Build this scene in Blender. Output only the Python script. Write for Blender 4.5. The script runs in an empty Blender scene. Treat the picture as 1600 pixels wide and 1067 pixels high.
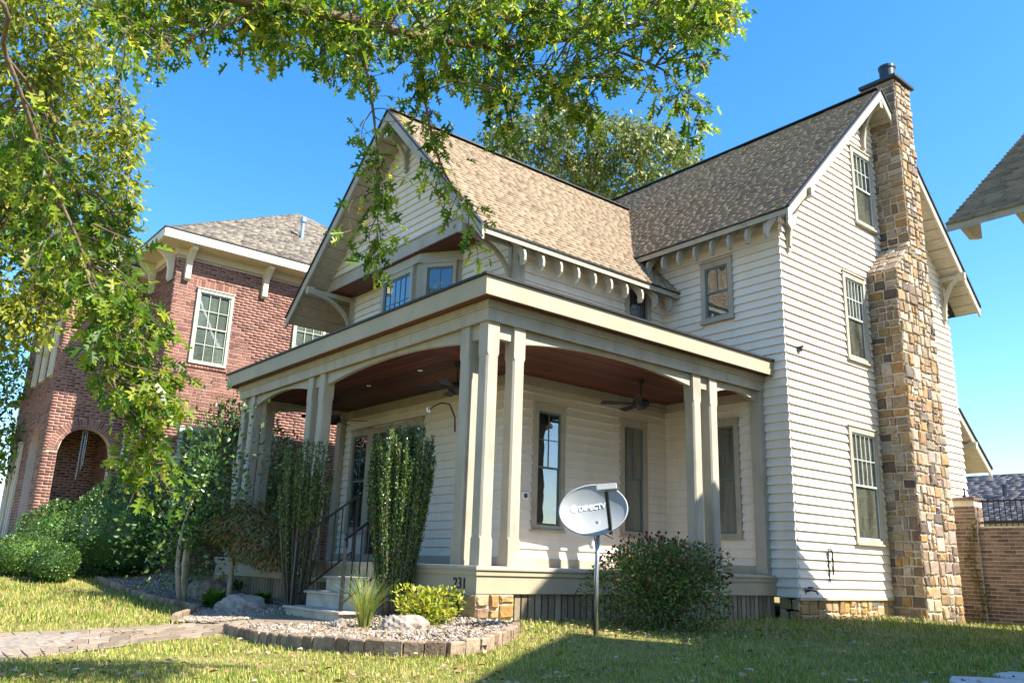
import bpy, math, random
import numpy as np
from mathutils import Vector, Matrix
rnd = random.Random(7)
rng = np.random.default_rng(11)
sc = bpy.context.scene
col = sc.collection

# ------------------------------------------------------------------ camera
CAM = np.array([8.34, -6.379, 0.697])
FPX = 1295.3
def _rot(yaw, pit, rol):
    cy, sy, cp, sp = math.cos(yaw), math.sin(yaw), math.cos(pit), math.sin(pit)
    f = np.array([sy*cp, cy*cp, sp]); r = np.array([cy, -sy, 0.0]); u = np.cross(r, f)
    c, s = math.cos(rol), math.sin(rol)
    return np.array([c*r + s*u, -s*r + c*u, f])
RC = _rot(-0.885573, 0.263773, 0.033059)
cd = bpy.data.cameras.new('camera'); cam = bpy.data.objects.new('camera', cd); col.objects.link(cam)
cd.sensor_width = 36.0; cd.lens = 36.0*FPX/1600.0; cd.clip_start = 0.05; cd.clip_end = 3000
m = Matrix.Identity(4)
for i in range(3):
    m[i][0], m[i][1], m[i][2], m[i][3] = RC[0][i], RC[1][i], -RC[2][i], CAM[i]
cam.matrix_world = m
sc.camera = cam

# ------------------------------------------------------------------ sky, sun, exposure
SUN = Vector((1.0, 0.50, 1.20)).normalized()
world = bpy.data.worlds.new('World'); sc.world = world; world.use_nodes = True
wn = world.node_tree; wn.nodes.clear()
wo = wn.nodes.new('ShaderNodeOutputWorld'); wb = wn.nodes.new('ShaderNodeBackground')
sk = wn.nodes.new('ShaderNodeTexSky'); sk.sky_type = 'NISHITA'; sk.sun_disc = False
sk.sun_elevation = math.asin(SUN.z); sk.sun_rotation = math.atan2(SUN.x, SUN.y)
sk.air_density = 1.0; sk.dust_density = 0.6; sk.ozone_density = 2.0; sk.altitude = 200
hs = wn.nodes.new('ShaderNodeHueSaturation'); hs.inputs['Saturation'].default_value = 1.36
wn.links.new(sk.outputs[0], hs.inputs['Color']); wn.links.new(hs.outputs[0], wb.inputs[0])
wb.inputs[1].default_value = 0.112
wn.links.new(wb.outputs[0], wo.inputs[0])
sd = bpy.data.lights.new('sun', 'SUN'); sd.energy = 4.6; sd.angle = math.radians(0.5); sd.color = (1.0, 0.93, 0.82)
so = bpy.data.objects.new('sun', sd); col.objects.link(so); so.location = (20, 14, 25)
so.rotation_euler = (-SUN).to_track_quat('-Z', 'Y').to_euler()
sc.view_settings.view_transform = 'Standard'; sc.view_settings.look = 'None'
sc.view_settings.gamma = 1.0; sc.view_settings.use_curve_mapping = False
sc.view_settings.exposure = 1.70
sc.cycles.max_bounces = 6; sc.cycles.transparent_max_bounces = 12
sc.cycles.use_denoising = True

# ------------------------------------------------------------------ pixel -> place helpers (pixels of the 1600 px photograph)
def ray(px, py):
    c = np.array([(px-800.0)/FPX, -(py-533.5)/FPX, 1.0]); d = RC.T @ c
    return d/np.linalg.norm(d)
def at(px, py, ax, v):
    d = ray(px, py); t = (v-CAM[ax])/d[ax]
    return CAM + t*d
def far(px, py, t): return CAM + t*ray(px, py)
def sstep(a, b, x):
    t = np.clip((np.asarray(x, float)-a)/(b-a), 0, 1); return t*t*(3-2*t)
def gz(x, y):
    x = np.asarray(x, float); y = np.asarray(y, float)
    g = -0.13*sstep(0.2, -1.3, y)*sstep(2.2, -0.6, x)
    g = g - 0.05*sstep(-1.0, -4.5, y) - 0.10*sstep(8.0, 11.0, y)*sstep(-1, .4, x)
    g = g + 0.36*sstep(-5.5, -12.5, x)
    g = g + 0.012*np.sin(x*1.3+y*0.7) + 0.010*np.sin(y*2.1-x*0.5)
    return g
def gnd(px, py):
    z = -0.05
    for _ in range(12):
        p = at(px, py, 2, z); z = 0.5*z + 0.5*float(gz(p[0], p[1]))
    return np.array([p[0], p[1], float(gz(p[0], p[1]))])

# ------------------------------------------------------------------ mesh helpers
W = {}
def link(o, parent=None, loc=(0, 0, 0)):
    col.objects.link(o)
    if parent is not None:
        o.parent = parent; o.matrix_parent_inverse = Matrix.Translation(-Vector(W[parent.name]))
    W[o.name] = tuple(loc)
    return o
def tag(o, label=None, cat=None, group=None, kind=None):
    if label: o['label'] = label
    if cat: o['category'] = cat
    if group: o['group'] = group
    if kind: o['kind'] = kind
    return o
def empty(name, loc, label, cat, group=None):
    o = bpy.data.objects.new(name, None); o.empty_display_size = 0.2; o.location = loc
    link(o, None, loc); return tag(o, label, cat, group)
def shade(me, smooth):
    if smooth: me.polygons.foreach_set('use_smooth', [True]*len(me.polygons))
class MB:
    def __init__(s): s.v = []; s.f = []
    def add(s, vs, fs):
        k = len(s.v); s.v += [tuple(p) for p in vs]; s.f += [tuple(i+k for i in f) for f in fs]; return s
    def box(s, x0, x1, y0, y1, z0, z1):
        return s.add([(x0,y0,z0),(x1,y0,z0),(x1,y1,z0),(x0,y1,z0),(x0,y0,z1),(x1,y0,z1),(x1,y1,z1),(x0,y1,z1)],
                     [(3,2,1,0),(4,5,6,7),(0,1,5,4),(1,2,6,5),(2,3,7,6),(3,0,4,7)])
    def hexa(s, b, t):
        n = len(b)
        return s.add(list(b)+list(t), [tuple(range(n-1,-1,-1)), tuple(range(n,2*n))]+[(i,(i+1)%n,n+(i+1)%n,n+i) for i in range(n)])
    def prism(s, poly, off):
        o = Vector(off); return s.hexa([Vector(p) for p in poly], [Vector(p)+o for p in poly])
    def bar(s, a, b, w, h, up=(0,0,1)):
        a = Vector(a); b = Vector(b); d = (b-a).normalized(); u = Vector(up); r = d.cross(u)
        if r.length < 1e-4: r = d.cross(Vector((1,0,0)))
        r.normalize(); u = r.cross(d).normalized()
        q = [r*(-w/2)+u*(-h/2), r*(w/2)+u*(-h/2), r*(w/2)+u*(h/2), r*(-w/2)+u*(h/2)]
        return s.hexa([a+x for x in q], [b+x for x in q])
    def tube(s, path, r, n=6, cap=True):
        P = [Vector(p) for p in path]; k = len(P)
        R = r if isinstance(r, (list, tuple)) else [r]*k
        base = len(s.v); prev = None
        for i, p in enumerate(P):
            d = (P[min(i+1,k-1)]-P[max(i-1,0)]); d = d.normalized() if d.length > 1e-9 else Vector((0,0,1))
            if prev is None:
                a = d.cross(Vector((0,0,1)));  a = a if a.length > 1e-3 else d.cross(Vector((1,0,0)))
            else: a = prev - d*prev.dot(d)
            a.normalize(); prev = a; b = d.cross(a)
            for j in range(n):
                t = 2*math.pi*j/n; s.v.append(tuple(p+(a*math.cos(t)+b*math.sin(t))*R[i]))
        for i in range(k-1):
            for j in range(n):
                s.f.append((base+i*n+j, base+i*n+(j+1)%n, base+(i+1)*n+(j+1)%n, base+(i+1)*n+j))
        if cap:
            s.f.append(tuple(base+j for j in range(n-1,-1,-1))); s.f.append(tuple(base+(k-1)*n+j for j in range(n)))
        return s
    def lathe(s, prof, c=(0,0,0), n=16):
        base = len(s.v); k = len(prof)
        for r, z in prof:
            for j in range(n):
                t = 2*math.pi*j/n; s.v.append((c[0]+r*math.cos(t), c[1]+r*math.sin(t), c[2]+z))
        for i in range(k-1):
            for j in range(n):
                s.f.append((base+i*n+j, base+i*n+(j+1)%n, base+(i+1)*n+(j+1)%n, base+(i+1)*n+j))
        s.f.append(tuple(base+j for j in range(n-1,-1,-1))); s.f.append(tuple(base+(k-1)*n+j for j in range(n)))
        return s
    def mesh(s, name, mat, smooth=False):
        me = bpy.data.meshes.new(name); me.from_pydata(s.v, [], s.f)
        if mat is not None: me.materials.append(mat)
        shade(me, smooth); me.update(); return me
    def build(s, name, mat, parent=None, smooth=False, kind=None, bevel=0):
        o = bpy.data.objects.new(name, s.mesh(name, mat, smooth)); link(o, parent)
        if kind: o['kind'] = kind
        if bevel:
            b = o.modifiers.new('bevel', 'BEVEL'); b.width = bevel; b.segments = 2; b.limit_method = 'ANGLE'
        return o
def np_mesh(name, V, F, mat, parent=None, smooth=False, kind=None):
    """V (n,3); F list of (m,k) index arrays"""
    me = bpy.data.meshes.new(name); F = [np.asarray(f, np.int32) for f in F if len(f)]
    me.vertices.add(len(V)); me.vertices.foreach_set('co', np.asarray(V, np.float32).ravel())
    tot = sum(f.size for f in F); npoly = sum(len(f) for f in F)
    me.loops.add(tot); me.loops.foreach_set('vertex_index', np.concatenate([f.ravel() for f in F]))
    me.polygons.add(npoly)
    st = []; k = 0
    for f in F:
        st.append(k+np.arange(len(f))*f.shape[1]); k += f.size
    me.polygons.foreach_set('loop_start', np.concatenate(st).astype(np.int32))
    if smooth: me.polygons.foreach_set('use_smooth', np.ones(npoly, bool))
    me.update(calc_edges=True); me.validate()
    me.materials.append(mat)
    o = bpy.data.objects.new(name, me); link(o, parent)
    if kind: o['kind'] = kind
    return o
def unit(a):
    a = np.asarray(a, float); return a/np.maximum(np.linalg.norm(a, axis=-1, keepdims=True), 1e-9)
def scatter(name, tv, tf, P, A, N, S, mat, parent=None, kind=None):
    """copies of a template (tv: x side, y along, z normal) at P along A with normal N"""
    P = np.asarray(P, float); A = unit(A); N = np.asarray(N, float); N = unit(N - A*np.sum(N*A, axis=1, keepdims=True)); X = np.cross(A, N)
    tv = np.asarray(tv, float); S = np.asarray(S, float).reshape(-1, 1, 1)
    V = P[:, None, :] + S*(tv[None, :, 0:1]*X[:, None, :] + tv[None, :, 1:2]*A[:, None, :] + tv[None, :, 2:3]*N[:, None, :])
    n = len(P); k = len(tv); F = []
    for f in tf:
        f = np.asarray(f, np.int64).reshape(1, -1)
        F.append((np.arange(n)[:, None]*k + f))
    by = {}
    for f in F: by.setdefault(f.shape[1], []).append(f)
    # keep each leaf's faces together per size
    return np_mesh(name, V.reshape(-1, 3), [np.concatenate(v) for v in by.values()], mat, parent, kind=kind)
def copy_tree(o, parent=None, loc=None):
    c = o.copy(); col.objects.link(c); W[c.name] = W[o.name]
    if parent is not None: c.parent = parent
    if loc is not None: c.location = loc; W[c.name] = tuple(loc)
    for ch in o.children: copy_tree(ch, c)
    return c

# ------------------------------------------------------------------ materials
class NT:
    def __init__(s, name):
        s.m = bpy.data.materials.new(name); s.m.use_nodes = True; s.t = s.m.node_tree; s.t.nodes.clear()
        s.out = s.n('ShaderNodeOutputMaterial')
    def n(s, t, **k):
        x = s.t.nodes.new(t)
        for a, b in k.items(): setattr(x, a, b)
        return x
    def l(s, a, b): s.t.links.new(a, b)
def ramp(nt, fac, stops, interp='LINEAR'):
    r = nt.n('ShaderNodeValToRGB'); r.color_ramp.interpolation = interp
    e = r.color_ramp.elements
    while len(e) < len(stops): e.new(0.5)
    for i, (p, c) in enumerate(stops): e[i].position = p; e[i].color = (*c, 1) if len(c) == 3 else c
    nt.l(fac, r.inputs[0]); return r.outputs[0]
def mixc(nt, fac, a, b, blend='MIX'):
    x = nt.n('ShaderNodeMix', data_type='RGBA', blend_type=blend)
    for s_, v in ((0, fac), (6, a), (7, b)):
        if hasattr(v, 'links'): nt.l(v, x.inputs[s_])
        else: x.inputs[s_].default_value = v if not isinstance(v, tuple) else (*v, 1)[:4]
    return x.outputs[2]
def noise(nt, scale, detail=4, rough=0.55, vec=None, stretch=None, dist=0.0):
    x = nt.n('ShaderNodeTexNoise'); x.inputs['Scale'].default_value = scale; x.inputs['Detail'].default_value = detail
    x.inputs['Roughness'].default_value = rough; x.inputs['Distortion'].default_value = dist
    v = vec
    if v is None: v = nt.n('ShaderNodeNewGeometry').outputs['Position']
    if stretch:
        mp = nt.n('ShaderNodeMapping'); mp.inputs['Scale'].default_value = stretch; nt.l(v, mp.inputs[0]); v = mp.outputs[0]
    nt.l(v, x.inputs['Vector']); return x.outputs['Fac']
def piece_random(nt):
    g = nt.n('ShaderNodeNewGeometry').outputs['Random Per Island']; o = nt.n('ShaderNodeObjectInfo').outputs['Random']
    a = nt.n('ShaderNodeMath', operation='ADD'); nt.l(g, a.inputs[0]); nt.l(o, a.inputs[1])
    f = nt.n('ShaderNodeMath', operation='FRACT'); nt.l(a.outputs[0], f.inputs[0]); return f.outputs[0]
def pmat(name, stops, rough=0.7, src='noise', scale=6.0, stretch=None, dirt=0.0, dirtcol=(0.1,0.09,0.07), dscale=3.0, bump=0.0, bscale=40.0, bstretch=None, metal=0.0, spec=0.4, mottle=0.0, coat=0.0, dstretch=None):
    nt = NT(name); b = nt.n('ShaderNodeBsdfPrincipled'); nt.l(b.outputs[0], nt.out.inputs[0])
    if len(stops) == 3 and not hasattr(stops[0], '__len__'): stops = [(0.3, tuple(c*0.9 for c in stops)), (0.7, tuple(min(1, c*1.08) for c in stops))]
    fac = piece_random(nt) if src == 'piece' else noise(nt, scale, stretch=stretch)
    c = ramp(nt, fac, stops)
    if mottle:
        n2 = noise(nt, 18.0, 5)
        c = mixc(nt, mottle, c, ramp(nt, n2, [(0.25, (0.25,0.25,0.25)), (0.75, (1.0,1.0,1.0))]), 'MULTIPLY')
    if dirt:
        n3 = noise(nt, dscale, 6, 0.65, stretch=dstretch)
        d = ramp(nt, n3, [(0.5, (0,0,0)), (0.78, (dirt,dirt,dirt))])
        c = mixc(nt, d, c, dirtcol)
    nt.l(c, b.inputs['Base Color']); b.inputs['Roughness'].default_value = rough; b.inputs['Metallic'].default_value = metal
    b.inputs['Specular IOR Level'].default_value = spec; b.inputs['Coat Weight'].default_value = coat
    if bump:
        bp_ = nt.n('ShaderNodeBump'); bp_.inputs['Strength'].default_value = bump; bp_.inputs['Distance'].default_value = 0.02
        nt.l(noise(nt, bscale, 6, stretch=bstretch), bp_.inputs['Height']); nt.l(bp_.outputs[0], b.inputs['Normal'])
    return nt.m
def leafmat(name, stops, trans=0.35, rough=0.45, spec=0.4):
    nt = NT(name); b = nt.n('ShaderNodeBsdfPrincipled'); t = nt.n('ShaderNodeBsdfTranslucent'); mx = nt.n('ShaderNodeMixShader')
    c = ramp(nt, piece_random(nt), stops)
    c = mixc(nt, 0.5, c, ramp(nt, noise(nt, 1.7, 3), [(0.3, (0.62,0.68,0.6)), (0.7, (1.0,1.0,1.0))]), 'MULTIPLY')
    nt.l(c, b.inputs['Base Color']); b.inputs['Roughness'].default_value = rough; b.inputs['Specular IOR Level'].default_value = spec
    tc = mixc(nt, 1.0, c, (1.0, 1.0, 0.55), 'MULTIPLY')
    nt.l(tc, t.inputs['Color']); mx.inputs[0].default_value = trans
    nt.l(b.outputs[0], mx.inputs[1]); nt.l(t.outputs[0], mx.inputs[2]); nt.l(mx.outputs[0], nt.out.inputs[0]); return nt.m
def glassmat(name, tint=(0.75,0.82,0.85), rf=0.55):
    nt = NT(name); g = nt.n('ShaderNodeBsdfGlossy'); g.inputs['Roughness'].default_value = 0.02; g.inputs['Color'].default_value = (1,1,1,1)
    t = nt.n('ShaderNodeBsdfTransparent'); t.inputs['Color'].default_value = (*tint, 1)
    f = nt.n('ShaderNodeLayerWeight'); f.inputs['Blend'].default_value = 0.5
    pw = nt.n('ShaderNodeMath', operation='POWER'); nt.l(f.outputs['Facing'], pw.inputs[0]); pw.inputs[1].default_value = 4.0
    ma = nt.n('ShaderNodeMath', operation='MULTIPLY_ADD'); nt.l(pw.outputs[0], ma.inputs[0]); ma.inputs[1].default_value = 0.85; ma.inputs[2].default_value = 0.12
    mx = nt.n('ShaderNodeMixShader'); nt.l(ma.outputs[0], mx.inputs[0]); nt.l(t.outputs[0], mx.inputs[1]); nt.l(g.outputs[0], mx.inputs[2])
    nt.l(mx.outputs[0], nt.out.inputs[0])
    bn = nt.n('ShaderNodeBump'); bn.inputs['Strength'].default_value = 0.08; bn.inputs['Distance'].default_value = 0.05
    nt.l(noise(nt, 1.5, 2), bn.inputs['Height']); nt.l(bn.outputs[0], g.inputs['Normal'])
    return nt.m
M = {}
M['siding'] = pmat('painted_siding', [(0.2,(0.66,0.60,0.505)),(0.8,(0.74,0.68,0.585))], 0.55, scale=1.3, dirt=0.30, dirtcol=(0.42,0.37,0.29), dscale=3.2, dstretch=(1,1,.22), bump=0.15, bscale=30, bstretch=(1,1,8))
M['trim'] = pmat('taupe_trim', [(0.25,(0.31,0.285,0.22)),(0.75,(0.395,0.36,0.285))], 0.55, scale=2.0, dirt=0.55, dirtcol=(0.17,0.145,0.105), dscale=4, dstretch=(1,1,.25), bump=0.2, bscale=25, bstretch=(6,6,1))
M['sash'] = pmat('grey_green_sash', (0.11,0.16,0.165), 0.45, scale=5)
M['muntin'] = pmat('pale_muntin', (0.42,0.47,0.44), 0.5, scale=5)
M['glass'] = glassmat('window_glass')
M['curtain'] = pmat('brown_blind', [(0.32,(0.06,0.04,0.025)),(0.46,(0.20,0.14,0.085)),(0.58,(0.36,0.27,0.165)),(0.75,(0.10,0.08,0.05))], 0.8, scale=3.0, stretch=(1.6,1.6,0.35))
M['pale_blind'] = pmat('pale_blind', [(0.3,(0.20,0.18,0.12)),(0.6,(0.46,0.42,0.30)),(0.8,(0.24,0.23,0.17))], 0.8, scale=1.3, stretch=(1.5,1.5,0.6))
M['dark_room'] = pmat('dark_room', [(0.35,(0.012,0.012,0.014)),(0.7,(0.05,0.045,0.04))], 0.9, scale=2.2)  # near-black colour standing for unlit rooms and the shade behind boards
M['mahogany'] = pmat('stained_wood', [(0.0,(0.06,0.016,0.009)),(0.6,(0.125,0.034,0.018)),(1.0,(0.18,0.05,0.026))], 0.5, src='piece', mottle=.5, bump=0.15)
M['soffit'] = pmat('weathered_soffit', [(0.25,(0.30,0.265,0.20)),(0.75,(0.42,0.375,0.29))], 0.75, scale=4, stretch=(1,6,6), dirt=0.5, dirtcol=(0.15,0.13,0.1), dscale=4, bump=0.2)
M['drip'] = pmat('black_drip_edge', (0.012,0.012,0.012), 0.5)
M['shingle'] = pmat('tan_shingle', [(0.0,(0.25,0.19,0.13)),(0.3,(0.32,0.25,0.17)),(0.6,(0.37,0.29,0.195)),(0.85,(0.35,0.245,0.17)),(1.0,(0.41,0.325,0.22))], 0.9, src='piece', mottle=0.45, spec=0.15, bump=0.4, bscale=120)
M['shingle_grey'] = pmat('grey_brown_shingle', [(0.0,(0.13,0.115,0.1)),(0.5,(0.24,0.21,0.175)),(1.0,(0.33,0.29,0.235))], 0.9, src='piece', mottle=0.6, spec=0.15, bump=0.4, bscale=120)
M['membrane'] = pmat('roof_membrane', (0.05,0.05,0.05), 0.9)
M['stone'] = pmat('field_stone', [(0.0,(0.36,0.20,0.07)),(0.10,(0.46,0.35,0.21)),(0.22,(0.17,0.115,0.085)),(0.33,(0.52,0.43,0.30)),(0.43,(0.40,0.25,0.10)),(0.53,(0.11,0.085,0.075)),(0.63,(0.43,0.34,0.23)),(0.73,(0.30,0.21,0.15)),(0.83,(0.58,0.51,0.41)),(0.92,(0.25,0.18,0.14)),(1.0,(0.50,0.27,0.08))], 0.85, src='piece', mottle=0.75, dirt=0.5, dirtcol=(0.10,0.08,0.07), dscale=9, bump=0.7, bscale=22)
M['stone_gold'] = pmat('golden_stone', [(0.0,(0.40,0.22,0.06)),(0.3,(0.52,0.37,0.18)),(0.55,(0.34,0.20,0.08)),(0.75,(0.56,0.44,0.27)),(0.9,(0.24,0.15,0.09)),(1.0,(0.50,0.28,0.08))], 0.85, src='piece', mottle=0.7, dirt=0.4, dirtcol=(0.12,0.08,0.05), dscale=9, bump=0.7, bscale=22)
M['mortar'] = pmat('mortar', (0.52,0.46,0.36), 0.95, scale=8, bump=0.4)
M['brick'] = pmat('red_brick', [(0.0,(0.16,0.075,0.06)),(0.3,(0.29,0.14,0.105)),(0.7,(0.37,0.19,0.14)),(1.0,(0.22,0.105,0.085))], 0.85, src='piece', mottle=0.5, bump=0.4, bscale=60)
M['brick_mortar'] = pmat('pale_mortar', (0.56,0.45,0.38), 0.95, scale=8)
M['brick_tan'] = pmat('tan_brick', [(0.0,(0.13,0.08,0.06)),(0.4,(0.24,0.155,0.11)),(0.75,(0.33,0.225,0.155)),(1.0,(0.18,0.11,0.085))], 0.9, src='piece', mottle=0.6, bump=0.4, bscale=60)
M['tan_mortar'] = pmat('sandy_mortar', (0.62,0.53,0.41), 0.95, scale=8)
M['cream'] = pmat('cream_trim', [(0.3,(0.58,0.50,0.36)),(0.7,(0.68,0.60,0.45))], 0.6, scale=3, dirt=0.2, dirtcol=(0.3,0.25,0.18))
M['iron'] = pmat('black_iron', (0.015,0.016,0.02), 0.45, metal=0.3)
M['galv'] = pmat('galvanised', (0.42,0.44,0.46), 0.35, metal=0.8, scale=9)
M['darkmetal'] = pmat('dark_metal', (0.06,0.07,0.075), 0.4, metal=0.7)
M['bronze'] = pmat('fan_bronze', (0.022,0.018,0.016), 0.45, metal=0.2)
M['lattice'] = pmat('skirt_slat', [(0.25,(0.20,0.16,0.10)),(0.75,(0.32,0.265,0.18))], 0.8, src='piece', mottle=0.4, dirt=0.4, dscale=6)
M['fascia'] = pmat('fascia_paint', [(0.3,(0.31,0.27,0.18)),(0.7,(0.37,0.32,0.22))], 0.55, scale=2, dirt=0.25, dirtcol=(0.3,0.25,0.18), dscale=2.5)
M['tan_sash'] = pmat('tan_green_sash', (0.40,0.41,0.32), 0.5, scale=4)
M['decking'] = pmat('deck_boards', [(0.2,(0.34,0.30,0.25)),(0.8,(0.50,0.45,0.38))], 0.75, scale=3)
M['concrete'] = pmat('step_concrete', [(0.3,(0.36,0.32,0.26)),(0.7,(0.48,0.43,0.35))], 0.85, scale=4, dirt=0.4, dscale=3, bump=0.2)
M['paver'] = pmat('walk_paver', [(0.0,(0.20,0.15,0.11)),(0.5,(0.29,0.225,0.165)),(1.0,(0.35,0.28,0.21))], 0.9, src='piece', mottle=0.6, dirt=0.4, dirtcol=(0.20,0.16,0.10), dscale=4, bump=0.5, bscale=50)
M['edging'] = pmat('edging_block', [(0.0,(0.20,0.13,0.085)),(0.5,(0.33,0.235,0.16)),(1.0,(0.42,0.31,0.215))], 0.95, src='piece', mottle=0.7, dirt=0.5, dscale=7, bump=0.8, bscale=30)
M['rock'] = pmat('bed_boulder', [(0.2,(0.13,0.10,0.085)),(0.5,(0.27,0.225,0.185)),(0.8,(0.42,0.37,0.32))], 0.9, scale=9, bump=0.8, bscale=14, dirt=0.4, dscale=5)
M['bark'] = pmat('oak_bark', [(0.3,(0.075,0.055,0.04)),(0.7,(0.17,0.125,0.09))], 0.95, scale=12, stretch=(1,1,0.3), bump=0.6, bscale=40)
M['palebark'] = pmat('pale_bark', [(0.3,(0.24,0.20,0.15)),(0.7,(0.40,0.34,0.26))], 0.9, scale=9, bump=0.3)
M['white'] = pmat('white_paint', (0.75,0.74,0.71), 0.5, scale=3)
M['black'] = pmat('black_paint', (0.01,0.01,0.011), 0.45)
# ------------------------------------------------------------------ the clapboard house
CY0_ = 9.58
X1, Y1, XW, YF = 0.36, 6.44, -2.42, 2.5
YB = 13.39; XL = -8.43; HD = 0.68
house = empty('clapboard_house', (-4.0, 7.0, 0.0), 'two storey cream clapboard house with wraparound porch and stone chimney', 'house')
fX1 = lambda u, z, d: (X1+d, u, z)
fY1 = lambda u, z, d: (u, Y1-d, z)
fXW = lambda u, z, d: (XW+d, u, z)
fYF = lambda u, z, d: (u, YF-d, z)
fG  = lambda u, z, d: (u, 1.93-d, z)
EXPO = 0.155
def board(f, a0, a1, b0, b1, z0, z1, parent, mat, t0=0.054, t1=0.010, flip=False, name='siding_board'):
    v = [f(a0,z0,0), f(b0,z0,0), f(b0,z0,t0), f(a0,z0,t0), f(a1,z1,0), f(b1,z1,0), f(b1,z1,t1), f(a1,z1,t1)]
    return MB().add(v, [(0,1,2,3),(7,6,5,4),(0,4,5,1),(3,2,6,7),(0,3,7,4),(1,5,6,2)]).build(name, mat, parent)
def siding(parent, f, outline, z0, z1, holes=(), expo=EXPO, mat=None):
    mat = mat or M['siding']; k = 0; z = z0
    while z < z1-0.03:
        zt = min(z+expo+0.012, z1+0.01)
        lo0, hi0 = outline(z); lo1, hi1 = outline(min(zt, z1))
        segs = [(lo0, lo1, hi0, hi1)]
        for (u0, u1, h0, h1) in holes:
            if h0 < z+expo*0.5 < h1:
                ns = []
                for a0, a1, b0, b1 in segs:
                    if u1 <= min(a0, a1) or u0 >= max(b0, b1): ns.append((a0,a1,b0,b1)); continue
                    if u0 > max(a0, a1)+0.02: ns.append((a0,a1,u0,u0))
                    if u1 < min(b0, b1)-0.02: ns.append((u1,u1,b0,b1))
                segs = ns
        cut = []
        for a0, a1, b0, b1 in segs:
            L_ = b0-a0
            if L_ > 2.6 and rnd.random() < .75:
                c_ = a0+L_*rnd.uniform(.25,.75); cut += [(a0,a1,c_-.002,c_-.002),(c_+.002,c_+.002,b0,b1)]
            else: cut.append((a0,a1,b0,b1))
        for a0, a1, b0, b1 in cut:
            if b0-a0 > 0.04 and b1-a1 > -0.05:
                jt = rnd.uniform(-0.0025, 0.0025)
                board(f, a0, min(a1, b1), b0, max(a1, b1), z+jt, zt, parent, mat)
        z += expo
def window(f, u0, u1, z0, z1, cols=2, rows=2, cas=0.10, back='dark_room', sashm='sash', munt='sash', half=True, parent=None, sill=True, lower=False, casm='trim', single=False):
    """u0..z1: outside of the casing"""
    g0, g1, h0, h1 = u0+cas, u1-cas, z0+cas*0.75, z1-cas*1.15
    def bx(mb, a, b, c, d, e0, e1):
        return mb.add([f(a,c,e0), f(b,c,e0), f(b,d,e0), f(a,d,e0), f(a,c,e1), f(b,c,e1), f(b,d,e1), f(a,d,e1)],
                      [(3,2,1,0),(4,5,6,7),(0,1,5,4),(1,2,6,5),(2,3,7,6),(3,0,4,7)])
    c = MB(); bx(c, u0, g0, z0, z1, 0, 0.072); bx(c, g1, u1, z0, z1, 0, 0.072); bx(c, g0, g1, h1, z1, 0, 0.070); bx(c, g0, g1, z0, h0, 0, 0.070)
    bx(c, u0-0.015, u1+0.015, z1+0.001, z1+0.03, 0, 0.09)
    w = c.build('window', M[casm], parent or house)
    if sill: bx(MB(), u0-0.02, u1+0.02, z0-0.035, z0-0.001, 0, 0.105).build('sill', M[casm], w)
    bx(MB(), g0, g1, h0, h1, 0.001, 0.004).build('blind', M[back], w)  # flat backing
    mid = (h0+h1)/2; s = 0.035
    parts = [(h0, h1)] if single else [(mid-0.018, h1), (h0, mid+0.018)]
    for i, (a, b) in enumerate(parts):
        dd = 0.012 if i else 0.022
        m_ = MB(); e = dd+0.018
        bx(m_, g0, g0+s, a, b, dd, e); bx(m_, g1-s, g1, a, b, dd, e); bx(m_, g0+s, g1-s, a, a+s, dd, e); bx(m_, g0+s, g1-s, b-s, b, dd, e)
        m_.build('sash', M[sashm], w)
        bx(MB(), g0+s, g1-s, a+s, b-s, dd+0.004, dd+0.007).build('pane', M['glass'], w)
        if i == 0 or lower:
            for k in range(1, cols):
                u = g0+s+(g1-g0-2*s)*k/cols
                bx(MB(), u-0.008, u+0.008, a+s, b-s, dd+0.007, e-0.002).build('muntin', M[munt], w)
            for k in range(1, rows):
                z = a+s+(b-a-2*s)*k/rows
                bx(MB(), g0+s, g1-s, z-0.008, z+0.008, dd+0.0075, e-0.001).build('muntin', M[munt], w)
    return w
def wall(pts, off, mat=None):
    return MB().prism(pts, off).build('wall', mat or M['siding'], house)

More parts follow.
